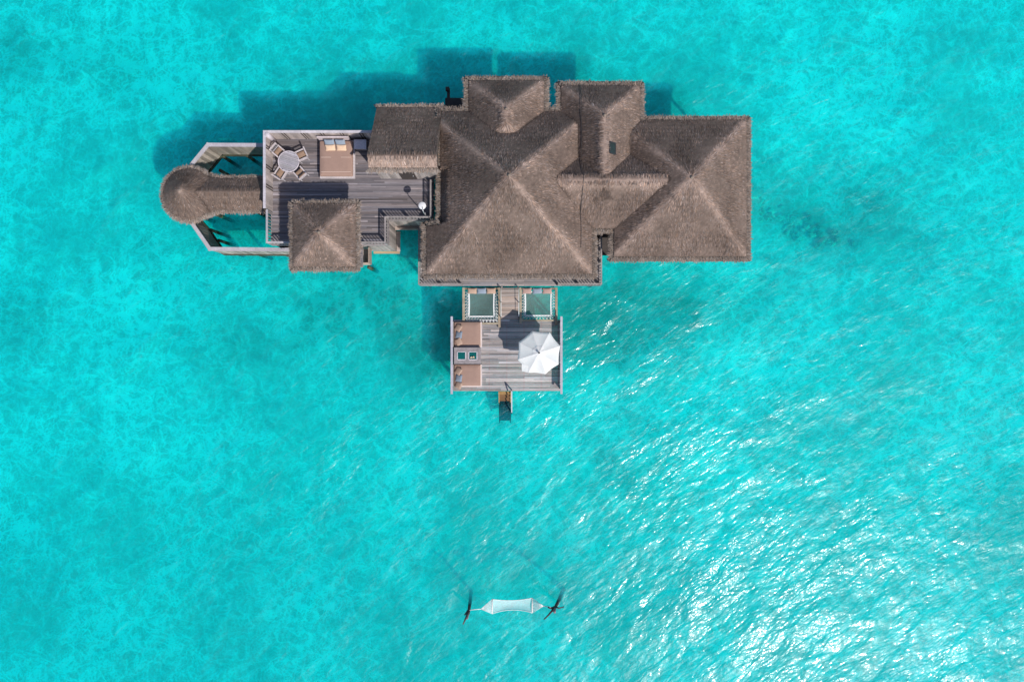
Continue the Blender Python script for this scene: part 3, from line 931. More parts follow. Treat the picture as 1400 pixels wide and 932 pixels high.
# ================================================================== ROOF TERRACE
terr = thing('roof_terrace', 'raised weathered plank terrace with an outdoor bed and a round dining table', 'terrace', (-11, 10, ZT))
TX0, TX1, TY0, TY1, TNX, TNY = -16.25, -5.3, 6.45, 13.75, -8.32, 8.12
planks_rows(MB(), TY0, TY1, lambda y: [(TX0, TX1 if y > TNY else TNX)], ZT, w=.105, lmin=3, lmax=6.5, streak=0.24).build('floor_boards', M['plank'], terr)
planks_rows(MB(), 5.0, TY0 - 0.01, lambda y: [(-13.9, -10.1)], ZT - 0.004, streak=0.2).build('balcony_boards', M['plank'], terr)
sb = MB()
sb.box(TX0, TNX, TY0, TY1, ZT - 0.22, ZT - 0.05); sb.box(TNX, TX1, TNY, TY1, ZT - 0.22, ZT - 0.052); sb.box(-13.9, -10.1, 5.0, TY0, ZT - 0.22, ZT - 0.054)
sb.build('deck_frame', M['grey_wood'], terr)
for (a, b_, z0) in (((TX0 + .1, TY1 - .1), (TX0 + .1, TY0 + .1), 0.9), ((TX0 + .1, TY0 + .08), (TNX - .06, TY0 + .08), 0.7), ((TNX - .06, TY0 + .08), (TNX - .06, TNY + .06), 0.55),
                    ((TNX - .06, TNY + .06), (TX1, TNY + .06), 0.7), ((TX1, TY1 - .1), (TX0 + .1, TY1 - .1), 0.9)):
    w_ = board_wall(MB(), a, b_, z0, ZT - 0.22, tint=(0.95, 0.92, 0.9)).build('wall', M['wall_wood'], terr)
# ledges with little palings at the foot of the walls
lg = MB()
lg.box(TNX, TX1 - 1.2, TNY - 0.22, TNY + 0.04, 1.35, 1.43); lg.box(TNX + .01, TNX + 0.26, TY0, TNY - .22, 0.75, 0.83); lg.box(-10.0, TNX + .2, TY0 - 0.14, TY0 + .03, 0.55, 0.68, (1.1, 1.0, 0.7))
for k in range(18): lg.box(TNX + .3 + k * .1, TNX + .34 + k * .1, TNY - .2, TNY - .15, 1.43, 1.85)
lg.build('ledge', M['plank_warm'], terr)
MB().box(-10.45, -9.78, 5.35, 6.40, 2.4, 2.5).box(-9.84, -9.76, 5.30, 6.40, 2.5, 3.3, (.8, .75, .7)).box(-10.45, -9.84, 5.28, 5.36, 2.5, 3.3, (1.2, 1.1, 1.0)).build('stair_landing', M['plank_warm'], terr)
st = MB()
for k in range(8):
    st.box(-10.4, -9.9, 5.3 - 0.0 - k * 0.0, 6.3, 2.3 - k * 0.24 - .04, 2.3 - k * 0.24) if False else st.box(-10.4 - k * .22, -10.2 - k * .22, 5.4, 6.35, 2.2 - k * 0.2, 2.24 - k * .2)
st.build('stair_flight', M['plank_warm'], terr)
stilts(terr, [(x, y) for x in (-15.8, -12.4, -8.9) for y in (6.9, 10.1, 13.3)] + [(-13.6, 5.3), (-10.3, 5.3), (-5.8, 8.5)], 0.9)

# privacy wall on the north and west sides
def capped_wall(root, pts, z0, z1, thick=0.16, cap=0.26, wmat='wall_wood', battens=True, var=0.14, capc=1.0, tint=(1, 1, 1), inner_left=True):
    wl = MB(); cp = MB(); bt = MB()
    for i in range(len(pts) - 1):
        board_wall(wl, pts[i], pts[i + 1], z0, z1 - .05, thick, 0.2, var, tint)
        a, b_ = Vector((*pts[i], 0)), Vector((*pts[i + 1], 0)); d = (b_ - a).normalized()
        e = d * cap * 0.45
        L = (b_ - a).length
        k = max(1, int(L / 2.4))
        for q in range(k):
            s0, s1 = a + d * (L * q / k), a + d * (L * (q + 1) / k)
            if q == 0: s0 = s0 - e
            if q == k - 1: s1 = s1 + e
            cp.bar(s0 + Vector((0, 0, z1 + .003 * (i % 2))), s1 - d * .008 + Vector((0, 0, z1 + .003 * (i % 2))), cap, 0.07, tuple(capc * v for v in jit(.07)))
        if battens:
            nrm = Vector((-d.y, d.x, 0)) * (1 if inner_left else -1)
            n = int(L / 1.28)
            for q in range(n):
                for off_ in (0, 0.17):
                    p = a + d * (0.85 + q * 1.28 + off_) + nrm * (thick / 2 + .012)
                    bt.bar(p + Vector((0, 0, z0 + .02)), p + Vector((0, 0, z1 - .06)), 0.06, 0.03, (1, 1, 1), up=nrm)
    wl.build('board_panel', M[wmat], root); cp.build('coping', M['pale_wood'], root)
    if battens: bt.build('batten_strips', M['dark_wood'], root)
pw = thing('privacy_wall', 'pale board wall with whitish coping around the dining corner of the roof terrace', 'wall', (TX0, TY1, ZT))
capped_wall(pw, [(-9.0, TY1 - .06), (TX0 + .04, TY1 - .06), (TX0 + .04, 8.75)], ZT, ZT + 1.4, 0.12, 0.16, tint=(1.25, 1.2, 1.2), capc=1.25)
MB().lathe(TX0 + .2, TY1 - .24, [(0.17, ZT), (0.17, ZT + 1.42), (0.12, ZT + 1.46)], 14, (1.2, 1.15, 1.15)).build('corner_post', M['pale_wood'], pw)

g = 'baluster railings round the roof terrace'
r3 = thing('terrace_railing', 'grey baluster railing stepping around the terrace corner by the shower disc', 'railing', (TX1, TNY, ZT), g)
railing(r3, [[(TX1 - .08, 10.6), (TX1 - .08, TNY + .06), (TNX - .06, TNY + .06), (TNX - .06, TY0 + .06), (-9.9, TY0 + .06)]], ZT, 0.98, cap_w=0.10, cap_mat=M['grey_wood'])
r4 = thing('terrace_railing', 'short baluster railing where the terrace overlooks the walled sea pool', 'railing', (TX0, 7.5, ZT), g)
railing(r4, [[(TX0 + .06, 8.62), (TX0 + .06, TY0 + .06), (-14.0, TY0 + .06)]], ZT, 1.0, cap_w=0.13, cap_mat=M['pale_wood'])

# ================================================================== SMALL PAVILION
ZP = 6.1
pav = thing('thatched_pavilion', 'small square pavilion with a pyramid thatched roof at the terrace edge', 'pavilion', (-12, 6.75, ZT))
PX0, PX1, PY0, PY1 = -14.27, -9.73, 4.48, 9.02
proof, hp = thatch(pav, [('roof', hip(PX0, PX1, PY0, PY1, ZP, 0.72), None)], [(PX0, PY0), (PX1, PY0), (PX1, PY1), (PX0, PY1)], inset=0.28)
MB().lathe(-12.0, 6.75, [(0.14, on_roof(hp, -12, 6.75)), (0.10, on_roof(hp, -12, 6.75) + .12), (0.03, on_roof(hp, -12, 6.75) + .2)], 10, (1.0, .98, .95)).build('ridge_knot', M['thatch_rim'], proof[0])
for (x, y) in ((-13.6, 5.15), (-10.4, 5.15), (-13.6, 8.3), (-10.4, 8.3)):
    MB().tube([(x, y, ZT), (x, y, ZP + .35)], 0.09, 10).build('post', M['grey_wood'], pav)
bb = MB()
for (a, b_) in (((-13.6, 5.15), (-10.4, 5.15)), ((-10.4, 5.15), (-10.4, 8.3)), ((-10.4, 8.3), (-13.6, 8.3)), ((-13.6, 8.3), (-13.6, 5.15))):
    bb.bar((*a, ZP + .25), (*b_, ZP + .25), .12, .16)
bb.build('beams', M['grey_wood'], pav)

# ================================================================== ROUND HUT WITH COVERED PASSAGE, SEA POOL WALLS
ZH = 3.6
HX, HY, HR = -21.9, 9.93, 1.93
hut = thing('round_hut', 'round thatched hut with a cone roof and covered passage to the terrace', 'hut', (HX, HY, 1.5))
def cone(x, y):
    r = np.sqrt((x - HX) ** 2 + (y - HY) ** 2)
    return np.where(r < HR + .5, ZH + 0.80 * (HR - np.sqrt(r * r + 0.03)), -99.0), np.exp(-(r / 0.22) ** 2)
CH = 1.27
def passage(x, y):
    d = smin(y - (HY - CH), (HY + CH) - y, 0.12)
    ok = (x > -21.9) & (x < -15.9)
    return np.where(ok, ZH + 0.74 * d, -99.0), 0.15 * np.exp(-((y - HY) / 0.3) ** 2)
arc = [(HX + HR * math.cos(math.radians(a)), HY + HR * math.sin(math.radians(a))) for a in range(50, 311, 10)]
hpoly = [(-15.98, HY - CH), (-15.98, HY + CH), (-19.9, HY + CH), (-20.3, HY + CH + .08)] + arc + [(-20.3, HY - CH - .08), (-19.9, HY - CH)]
def cone2(x, y):   # keeps a height just outside the circle so that the flare has one
    h, w = cone(x, y)
    return h, w
hroof, hh = thatch(hut, [('roof', cone2, 'cone thatched roof'), ('roof', passage, 'ridged thatched roof of the passage')], hpoly, fringe_edges=set(range(1, len(hpoly))), inset=0.22, step=0.08, rim_dens=120, rim_tone=1.1)
MB().lathe(HX, HY, [(0.16, on_roof(hh, HX, HY) - .1), (0.09, on_roof(hh, HX, HY) + .06), (0.03, on_roof(hh, HX, HY) + .14)], 10, (1.0, .98, .95)).build('ridge_knot', M['thatch_rim'], hroof[0])
MB().lathe(HX, HY, [(1.2, 1.3), (1.25, 1.32), (1.25, 1.45)], 20).box(HX + 1.0, -16.3, HY - .75, HY + .75, 1.3, 1.448).build('floor', M['plank'], hut)
cw = MB()
for k in range(20):
    a0, a1 = math.radians(60 + 12 * k), math.radians(60 + 12 * (k + 1) - .5)
    board_wall(cw, (HX + 1.2 * math.cos(a0), HY + 1.2 * math.sin(a0)), (HX + 1.2 * math.cos(a1), HY + 1.2 * math.sin(a1)), 1.3, 3.75, bw=.3)
cw.build('wall', M['wall_wood'], hut)
for x in (-20.2, -18.4, -16.7):
    for s in (-1, 1):
        MB().tube([(x, HY + s * .85, 1.3), (x, HY + s * .85, ZH + .35)], 0.07, 8).build('post', M['grey_wood'], hut)
stilts(hut, [(HX - .9, HY - .8), (HX - .9, HY + .8), (HX + .6, HY - .8), (HX + .6, HY + .8), (-18.4, HY - .6), (-18.4, HY + .6)], 1.3)

g = 'coping topped walls round the sea pool'
def pool_wall(label, pts, posts):
    w = thing('pool_wall', label, 'wall', (pts[1][0], pts[1][1], 1.2), g)
    capped_wall(w, pts, 1.25, 3.4, 0.14, 0.25, battens=False, var=0.22, capc=0.95, tint=(0.9, 0.88, 0.8))
    bm = MB(); rl = MB()
    for i in range(len(pts) - 1):
        bm.bar((*pts[i], 1.12), (*pts[i + 1], 1.12), 0.30, 0.24)
        # inner walkway ledge
    bm.build('foot_beam', M['wet_wood'], w)
    stilts(w, posts, 1.1, 0.12)
pool_wall('tall board wall with pale coping on the shaded side of the round hut, lit inside', [(-16.45, 13.35), (-20.75, 13.38), (-21.85, 12.05), (-22.9, 10.9)],
          [(-17.3, 13.3), (-19.0, 13.3), (-20.7, 13.2), (-21.7, 12.0), (-20.9, 12.2)])
pool_wall('tall board wall with pale coping on the sunny side of the round hut, running to the pavilion', [(-22.9, 9.2), (-21.78, 7.95), (-20.62, 6.28), (-14.4, 6.22)],
          [(-21.6, 7.95), (-20.5, 6.5), (-18.4, 6.3), (-16.4, 6.3), (-21.0, 7.2)])

# terrace furniture -------------------------------------------------
tb = thing('dining_table', 'round grey slatted dining table with a pale rim on the roof terrace', 'table', (-14.85, 11.92, ZT))
tp = MB()
R_ = 0.70
for k in range(12):
    y = -R_ + (k + .5) * (2 * R_ / 12)
    hw_ = math.sqrt(max(0, (R_ - .03) ** 2 - (abs(y) - .0) ** 2))
    if hw_ < .1: continue
    ca, sa = math.cos(math.radians(-18)), math.sin(math.radians(-18))
    q = [(-hw_, y - .052), (hw_, y - .052), (hw_, y + .052), (-hw_, y + .052)]
    q = [(-14.85 + a * ca - b_ * sa, 11.92 + a * sa + b_ * ca) for a, b_ in q]
    c = tuple(0.95 * v for v in jit(.25))
    tp.hexa([(*p, ZT + .71) for p in q] + [(*p, ZT + .745) for p in q], c)
tp.build('tabletop', M['pale_wood'], tb)
rim = []
for k in range(33):
    a = 2 * math.pi * k / 32
    rim.append((-14.85 + (R_ - .01) * math.cos(a), 11.92 + (R_ - .01) * math.sin(a), ZT + .73))
MB().tube(rim, .035, 6, (1.3, 1.25, 1.25)).build('rim', M['pale_wood'], tb)
for a in (45, 135, 225, 315):
    x, y = -14.85 + .45 * math.cos(math.radians(a)), 11.92 + .45 * math.sin(math.radians(a))
    MB().box(x - .035, x + .035, y - .035, y + .035, ZT, ZT + .71).build('leg', M['grey_wood'], tb)

def make_chair():
    ch = thing('dining_chair', 'x', 'chair', (0, 0, 0), 'armchairs round the terrace dining table')
    MB().box(-.30, .30, -.28, .28, .36, .42).build('seat_frame', M['pale_wood'], ch)
    MB().slab(0, 0.0, .54, .56, .42, .49, .04, 3).build('seat_cushion', M['wicker'], ch)
    for sx in (-1, 1):
        for sy in (-1, 1):
            MB().box(sx * .29 - .03, sx * .29 + .03, sy * .27 - .03, sy * .27 + .03, 0, .64 if sy > 0 else .64).build('leg', M['pale_wood'], ch)
        MB().box(sx * .30 - .045, sx * .30 + .045, -.30, .33, .64, .675, (1.2, 1.12, 1.05)).build('armrest', M['pale_wood'], ch)
    bk = MB()
    bk.bar((-.29, -.30, .40), (-.29, -.40, .88), .05, .05); bk.bar((.29, -.30, .40), (.29, -.40, .88), .05, .05)
    bk.bar((-.33, -.405, .90), (.33, -.405, .90), .09, .07, (1.2, 1.12, 1.05)); bk.bar((-.30, -.33, .52), (.30, -.33, .52), .04, .06)
    for k in range(6):
        x = -.22 + k * .088
        bk.bar((x, -.325, .52), (x, -.395, .88), .05, .02)
    bk.build('backrest', M['pale_wood'], ch)
    return ch
ch0 = make_chair()
cpos = [(-15.55, 12.60, 'dining chair with its back towards the corner post of the white wall'),
        (-14.05, 12.38, 'dining chair on the bed side of the round table, nearer the long white wall'),
        (-15.42, 11.18, 'dining chair across the table from the bed, nearer the passage roof'),
        (-14.12, 11.18, 'dining chair on the bed side of the round table, nearer the pavilion')]
for i, (x, y, lab) in enumerate(cpos):
    o = ch0 if i == 0 else copy_tree(ch0)
    o['label'] = lab
    o.location = (x, y, ZT)
    d = Vector((-14.85 - x, 11.92 - y))
    o.rotation_euler = (0, 0, math.atan2(d.y, d.x) - math.pi / 2 + (0.06, -0.1, 0.08, -.05)[i])

bed = thing('outdoor_bed', 'wide outdoor bed with tan mattress and white frame against the terrace wall', 'bed', (-11.78, 12.2, ZT))
bx0, bx1, by0, by1 = -12.86, -10.62, 10.98, 13.42
fm = MB().box(bx0 - .02, bx1 + .08, by0 - .08, by1 + .02, ZT + .14, ZT + .32, (1.2, 1.15, 1.1))
fm.build('frame', M['pale_wood'], bed)
for (x, y) in ((bx0 + .1, by0 + .1), (bx1 - .1, by0 + .1), (bx0 + .1, by1 - .1), (bx1 - .1, by1 - .1)):
    MB().box(x - .05, x + .05, y - .05, y + .05, ZT, ZT + .14).build('leg', M['pale_wood'], bed)
mt = MB().slab((bx0 + bx1) / 2, (by0 + by1) / 2 - .03, bx1 - bx0 - .03, by1 - by0 - .1, ZT + .32, ZT + .58, .08, 4, bulge=.02).build('mattress', M['tan'], bed)
for yy in (by0 + .28, by0 + 1.25):
    MB().box(bx0 + .12, bx1 - .12, yy - .008, yy + .008, ZT + .596, ZT + .603, (1.1, 1.1, 1.1)).build('seam', M['offwhite'], mt)
MB().box(bx0 - .05, bx1 - .20, by1 + .01, by1 + .10, ZT + .1, ZT + 1.0, (1.3, 1.2, 1.15)).build('headboard', M['pale_wood'], bed)
gp = 'pillows on the outdoor bed'
for i, (x, nm) in enumerate(((-12.12, 'left'), (-11.40, 'right'))):
    pillow('pillow', .68, .42, .18, (x, 13.16, ZT + .79), 0, M['bluegrey'],
           ('blue grey pillow against the headboard, on the dining table side', 'blue grey pillow against the headboard, on the grey chest side')[i], gp, math.radians(48))
    pillow('pillow', .66, .40, .16, (x + .04 + .02 * i, 12.83, ZT + .70), (.03, -.02)[i], M['beige'],
           ('pale beige pillow on the outdoor bed, on the dining table side', 'pale beige pillow on the outdoor bed, on the grey chest side')[i], gp, math.radians(28))
bs = thing('storage_chest', 'low grey wooden chest between the outdoor bed and the thatched slope', 'chest', (-10.15, 13.1, ZT))
MB().box(-10.52, -9.76, 12.85, 13.40, ZT, ZT + .45).build('body', M['grey_wood'], bs)
MB().box(-10.56, -9.74, 12.81, 13.44, ZT + .452, ZT + .50, (1.5, 1.5, 1.55)).build('lid', M['pale_wood'], bs)

sw = thing('outdoor_shower', 'pale round shower disc on a slim pole in the terrace corner', 'shower', (-5.72, 8.45, ZT))
MB().tube([(-5.72, 8.32, ZT), (-5.72, 8.32, ZT + 2.05), (-5.74, 8.40, ZT + 2.14), (-5.78, 8.62, ZT + 2.15)], .03, 8).build('pole', M['metal'], sw)
MB().lathe(-5.79, 8.72, [(.05, ZT + 2.15), (.22, ZT + 2.12), (.245, ZT + 2.10), (.245, ZT + 2.07), (.2, ZT + 2.06)], 24).build('shower_head', M['white'], sw)
MB().lathe(-5.72, 8.32, [(.12, ZT), (.12, ZT + .03), (.05, ZT + .06)], 14).build('foot_plate', M['metal'], sw)
MB().tube([(-5.72, 8.32, ZT + 1.1), (-5.72, 8.46, ZT + 1.1)], .025, 8).build('tap', M['metal'], sw)

# ================================================================== SUN DECK, WALKWAY, NETS
ZS = 1.2
SX0, SX1, SY0, SY1 = -4.22, 3.46, -3.52, 1.52
deck = thing('sun_deck', 'square weathered sun deck over the sea with two daybeds and a white parasol', 'deck', (0, -1, ZS))
planks_rows(MB(), SY0, SY1, lambda y: [(SX0, SX1)], ZS, w=0.12, lmin=2.5, lmax=6, streak=0.24).build('deck_boards', M['plank_pale'], deck)
jf = MB()
jf.box(SX0 + .02, SX1 - .02, SY0 - .05, SY0 + .02, ZS - .25, ZS - .02, (1.1, 1.05, 1.0)); jf.box(SX0 + .02, SX1 - .02, SY1 - .1, SY1 - .01, ZS - .25, ZS - .04)
for k in range(7):
    x = SX0 + .12 + k * (SX1 - SX0 - .24) / 6
    jf.box(x - .05, x + .05, SY0 + .03, SY1 - .11, ZS - .22, ZS - .045)
jf.build('joists', M['grey_wood'], deck)
stilts(deck, [(x, y) for x in (SX0 + .3, -.4, SX1 - .3) for y in (SY0 + .3, -1.0, SY1 - .3)], ZS - .22)
walk = thing('walkway', 'short plank walkway between the two net hammocks', 'walkway', (-.15, 2.7, ZS))
planks_rows(MB(), SY1 + .01, 3.86, lambda y: [(-.80, .50)], ZS + .01, w=.15, lmin=3, lmax=4, streak=0.18, zf=lambda y: .26 * (y - SY1) / 2.35).build('boards', M['plank_warm'], walk)
MB().bar((-.72, SY1, ZS - .12), (-.72, 3.88, ZS + .15), .1, .16).bar((.42, SY1, ZS - .12), (.42, 3.88, ZS + .15), .1, .16).build('bearers', M['grey_wood'], walk)
for (x, s) in ((-.78, 1), (.48, 1)):
    for y in (1.7, 2.75, 3.75):
        z = ZS + .26 * (y - SY1) / 2.35
        MB().box(x - .025, x + .025, y - .025, y + .025, z - .1, z + .5).build('rope_post', M['dark_wood'], walk)
    MB().tube([(x, 1.7, ZS + .5), (x, 2.2, ZS + .5), (x, 2.75, ZS + .6), (x, 3.75, ZS + .75)], .022, 6).build('rope', M['rope'], walk)

def net_bed(x0, x1, y0, y1, bx0, bx1, by0, label):
    z = ZS + .12
    t = thing('net_hammock', label, 'hammock', ((x0 + x1) / 2, (y0 + y1) / 2, z), 'net hammocks beside the walkway')
    MB().box(x0, x0 + .17, y0 - .12, y1, z - .1, z + .08).build('side_beam', M['beam_wood'], t)
    MB().box(x1 - .17, x1, y0 - .22, y1, z - .1, z + .08, (.9, .85, .85)).build('side_beam', M['beam_wood'], t)
    MB().box(x0 + .17, x1 - .17, y0, y0 + .13, z - .1, z + .07, (.95, .95, .95)).build('end_beam', M['beam_wood'], t)
    MB().box(x0 + .17, x1 - .17, y1 - .14, y1 - .01, z - .1, z + .07, (.6, .55, .55)).build('end_beam', M['beam_wood'], t)
    by1 = y1 - .30
    n = 10
    vs, fs = [], []
    sag = lambda u, v: z - .02 - .16 * (1 - (2 * u - 1) ** 2) * (1 - (2 * v - 1) ** 2)
    for j in range(n + 1):
        for i in range(n + 1):
            u, v = i / n, j / n
            # edges pull in slightly towards the middle
            px = bx0 + (bx1 - bx0) * u + (0.03 * math.sin(math.pi * v)) * (1 - 2 * u)
            vs.append((px, by0 + (by1 - by0) * v, sag(u, v)))
    for j in range(n):
        for i in range(n):
            a = j * (n + 1) + i
            fs.append((a, a + 1, a + n + 2, a + n + 1))
    MB().add(vs, fs, (1, 1, 1), True).build('net', M['net'], t)
    bd = MB()
    def edge(k, side):
        v = k / n
        if side == 'w': return (bx0 + .03 * math.sin(math.pi * v), by0 + (by1 - by0) * v, z)
        if side == 'e': return (bx1 - .03 * math.sin(math.pi * v), by0 + (by1 - by0) * v, z)
        if side == 's': return (bx0 + (bx1 - bx0) * v, by0, z)
        return (bx0 + (bx1 - bx0) * v, by1, z)
    for side in 'wesn':
        for k in range(n):
            bd.bar(edge(k, side), edge(k + 1, side), .095, .03)
    bd.build('border', M['rope'], t)
    lc = MB()
    def zig(pa, pb, qa, qb, m):
        pts = []
        for k in range(m + 1):
            f = k / m
            p = Vector(pa).lerp(Vector(pb), f); q = Vector(qa).lerp(Vector(qb), f)
            pts.append(p if k % 2 == 0 else q)
        for k in range(m):
            lc.tube([pts[k], pts[k + 1]], .016, 5)
    zz = z + .01
    m1 = 18
    zig((x0 + .17, y0 + .15, zz), (x0 + .17, by1, zz), (bx0, by0, zz), (bx0, by1, zz), m1)
    zig((x1 - .17, y0 + .15, zz), (x1 - .17, by1, zz), (bx1, by0, zz), (bx1, by1, zz), m1)
    zig((x0 + .2, y0 + .13, zz), (x1 - .2, y0 + .13, zz), (bx0, by0, zz), (bx1, by0, zz), m1)
    lc.build('lacing', M['rope'], t)
    stilts(t, [(x0 + .09, y0 + .3), (x1 - .09, y0 + .3)], z - .1, .09)
    return t
net_bed(-3.53, -.82, 1.18, 3.80, -3.08, -1.27, 1.74, 'square net hammock between the veranda corner and the walkway, on the daybed side, in shade')
net_bed(.53, 3.24, 1.40, 3.80, .93, 2.80, 1.80, 'square net hammock on the parasol side of the walkway, sunnier and greener')
gp = 'bolsters on the net hammocks'
for (xs, who, mats) in (((-2.83, -2.16, -1.48), 'daybed side hammock', ('tan_pillow', 'bluegrey', 'tan_pillow')), ((1.05, 1.80, 2.50), 'parasol side hammock', ('pink', 'bluegrey', 'pink'))):
    tx = ('tan cushion by the outer beam of the ', 'blue grey middle cushion of the ', 'tan cushion nearest the walkway on the ') if 'daybed' in who else \
         ('pinkish cushion nearest the walkway on the ', 'blue grey middle cushion of the ', 'pinkish cushion by the outer beam of the ')
    for i, x in enumerate(xs):
        pillow('pillow', .66, .42, .20, (x, 3.55, ZS + .25), random.uniform(-.05, .05), M[mats[i]], tx[i] + who, gp, math.radians(20))

# side handrails of the sun deck
def deck_rail(x, label):
    r = thing('deck_handrail', label, 'railing', (x, -1, ZS), 'handrails along the sun deck')
    MB().box(x - .075, x + .075, SY0 - .2, SY1 + .2, ZS + .86, ZS + .92, (1.0, 1.03, 1.1)).build('top_rail', M['pale_wood'], r)
    for k in range(4):
        y = SY0 + .15 + k * (SY1 - SY0 - .3) / 3
        MB().box(x - .05, x + .05, y - .05, y + .05, ZS - .2, ZS + .86).build('post', M['grey_wood'], r)
    sl = MB()
    for k in range(6):
        sl.box(x - .015, x + .015, SY0 + .15, SY1 - .15, ZS + .08 + k * .13, ZS + .17 + k * .13)
    sl.build('slats', M['grey_wood'], r)
deck_rail(SX0 - .01, 'long pale handrail behind the two daybeds')
deck_rail(SX1 + .01, 'long pale handrail beside the white parasol')

def daybed(y0, y1, label):
    x0, x1 = -4.10, -2.20
    t = thing('daybed', label, 'daybed', ((x0 + x1) / 2, (y0 + y1) / 2, ZS), 'built in daybeds on the sun deck')
    MB().box(x0, x1 + .06, y0 - .05, y1, ZS, ZS + .20, (1.3, 1.25, 1.2)).build('base', M['pale_wood'], t)
    m_ = MB().slab((x0 + x1) / 2, (y0 + y1) / 2, x1 - x0, y1 - y0 - .02, ZS + .20, ZS + .40, .05, 3, bulge=.015).build('mattress', M['tan'], t)
    MB().bar((x1 - .01, y0 + .03, ZS + .395), (x1 - .01, y1 - .03, ZS + .395), .05, .03).bar((x0 + .1, y0 + .03, ZS + .393), (x1 - .02, y0 + .03, ZS + .393), .05, .03).build('piping', M['offwhite'], m_)
    MB().box(x0 - .09, x0 - .02, y0, y1, ZS + .1, ZS + .75, (.9, .9, .9)).build('backrest', M['grey_wood'], t)
daybed(-.42, 1.36, 'tan daybed between the net hammock and the low grey table')
daybed(-3.22, -1.66, 'tan daybed at the seaward corner of the deck below the grey table')
gp = 'scatter pillows on the daybeds'
for (y0, who) in ((1.36, 'daybed next to the net hammock'), (-1.70, 'daybed at the seaward corner')):
    spec = [(-3.85, y0 - .42, .55, 'tan_pillow', 'tan pillow at the far end of the ' if y0 > 0 else 'tan pillow nearest the grey table on the '),
            (-3.82, y0 - .92, .15, 'bluegrey', 'blue grey pillow between two tan ones on the '),
            (-3.84, y0 - 1.42, -.5 if y0 > 0 else .35, 'tan_pillow', 'tan pillow nearest the grey table on the ' if y0 > 0 else 'tan pillow nearest the open sea on the ')]
    for (x, y, rz, mm, lb) in spec:
        pillow('pillow', .54, .54, .17, (x + .06, y, ZS + .52), -rz * .9, M[mm], lb + who, gp, math.radians(-26), 'Y')

ct = thing('low_table', 'grey wooden table box with two teal glass panels between the daybeds', 'table', (-3.2, -1.05, ZS))
MB().box(-4.06, -2.22, -1.60, -.48, ZS, ZS + .62).build('cabinet', M['grey_wood'], ct)
tpz = ZS + .62
MB().box(-4.08, -2.20, -1.62, -.46, tpz + .002, tpz + .05, (1.05, 1.05, 1.1)).build('tabletop', M['grey_wood'], ct)
for x in (-3.56, -2.76):
    fr_ = MB()
    for (a, b_) in (((x - .29, -1.32), (x + .29, -1.32)), ((x + .29, -1.32), (x + .29, -.76)), ((x + .29, -.76), (x - .29, -.76)), ((x - .29, -.76), (x - .29, -1.32))):
        fr_.bar((*a, tpz + .06), (*b_, tpz + .06), .06, .03, (1.25, 1.25, 1.25))
    p_ = MB().box(x - .26, x + .26, -1.29, -.79, tpz + .05, tpz + .066).build('glass_panel', M['teal_glass'], ct)
    fr_.build('panel_frame', M['pale_wood'], p_)
for i, (x, y) in enumerate(((-2.86, -1.17), (-2.70, -1.15))):
    o = MB().lathe(0, 0, [(.035, 0), (.06, .03), (.07, .09), (.055, .09), (.045, .04)], 14).build('cup', M['ceramic'])
    o.location = (x, y, tpz + .067)
    tag(o, ('small beige cup on the teal glass panel, farther from the open deck', 'small beige cup on the teal glass panel, nearer the open deck')[i], 'cup', 'cups on the low table')

# parasol
UX, UY = 1.82, -.80
um = thing('parasol', 'open white octagonal parasol with a small vent top on the sun deck', 'parasol', (UX, UY, ZS))
vp = [(350, 115), (575, 130), (710, 305), (690, 540), (520, 665), (300, 648), (165, 480), (180, 255)]
rimz, topz = 3.42, 3.88
rim_pts = [Vector((UX + (a - 435) / 9.32 * .0499, UY - (b_ - 392) / 9.32 * .0499, rimz + (.03, .0, -.02, -.03, .0, -.04, .02, .03)[i])) for i, (a, b_) in enumerate(vp)]
apex = Vector((UX, UY, topz))
cn = MB()
def panel(p, q, top, n=8, dip=.07, drop=.10):
    vs, fs = [], []
    for j in range(n + 1):
        for i in range(n + 1):
            u, v = i / n, j / n
            e = p.lerp(q, u)
            P = top.lerp(e, v)
            P.z -= dip * math.sin(math.pi * u) * math.sin(math.pi * v * .8) * v
            pull = (apex - P); pull.z = 0
            P = P + pull * (.03 * math.sin(math.pi * u) * v)
            vs.append(P)
    for j in range(n):
        for i in range(n):
            a = j * (n + 1) + i
            fs.append((a, a + n + 1, a + n + 2, a + 1))
    b = len(vs)
    for i in range(n + 1):
        e = vs[n * (n + 1) + i]
        vs.append(Vector((e.x, e.y, e.z - drop)))
    for i in range(n):
        fs.append((n * (n + 1) + i, b + i, b + i + 1, n * (n + 1) + i + 1))
    cn.add(vs, fs, (1, 1, 1), True)
for i in range(8):
    panel(rim_pts[i], rim_pts[(i + 1) % 8], apex)
# the loose flap on the side away from the sea rail
f0 = rim_pts[6].lerp(rim_pts[5], .35); f1 = rim_pts[5]
fx = Vector((UX + (224 - 435) / 9.32 * .0499, UY - (628 - 392) / 9.32 * .0499, rimz - .12))
cn.add([f0 + Vector((.05, .05, .01)), fx, f1 + Vector((.02, 0, .0)), f0.lerp(f1, .5) + Vector((.2, .2, .06)), fx.lerp(f0, .5)], [(0, 4, 3), (4, 1, 3), (1, 2, 3)], (1, 1, 1))
cn.build('canopy', M['canvas'], um)
vt = MB()
for i in range(8):
    a = apex + Vector((0, 0, .06)); p = apex.lerp(rim_pts[i], .31) + Vector((0, 0, .03)); q = apex.lerp(rim_pts[(i + 1) % 8], .31) + Vector((0, 0, .03))
    vt.add([a, p, q, p.lerp(q, .5) - Vector((0, 0, .03))], [(0, 1, 3), (0, 3, 2)], (1, 1, 1))
vt.build('vent_cap', M['canvas'], um)
MB().tube([(UX, UY, ZS), (UX, UY, topz + .1)], .035, 10).build('pole', M['grey_wood'], um)
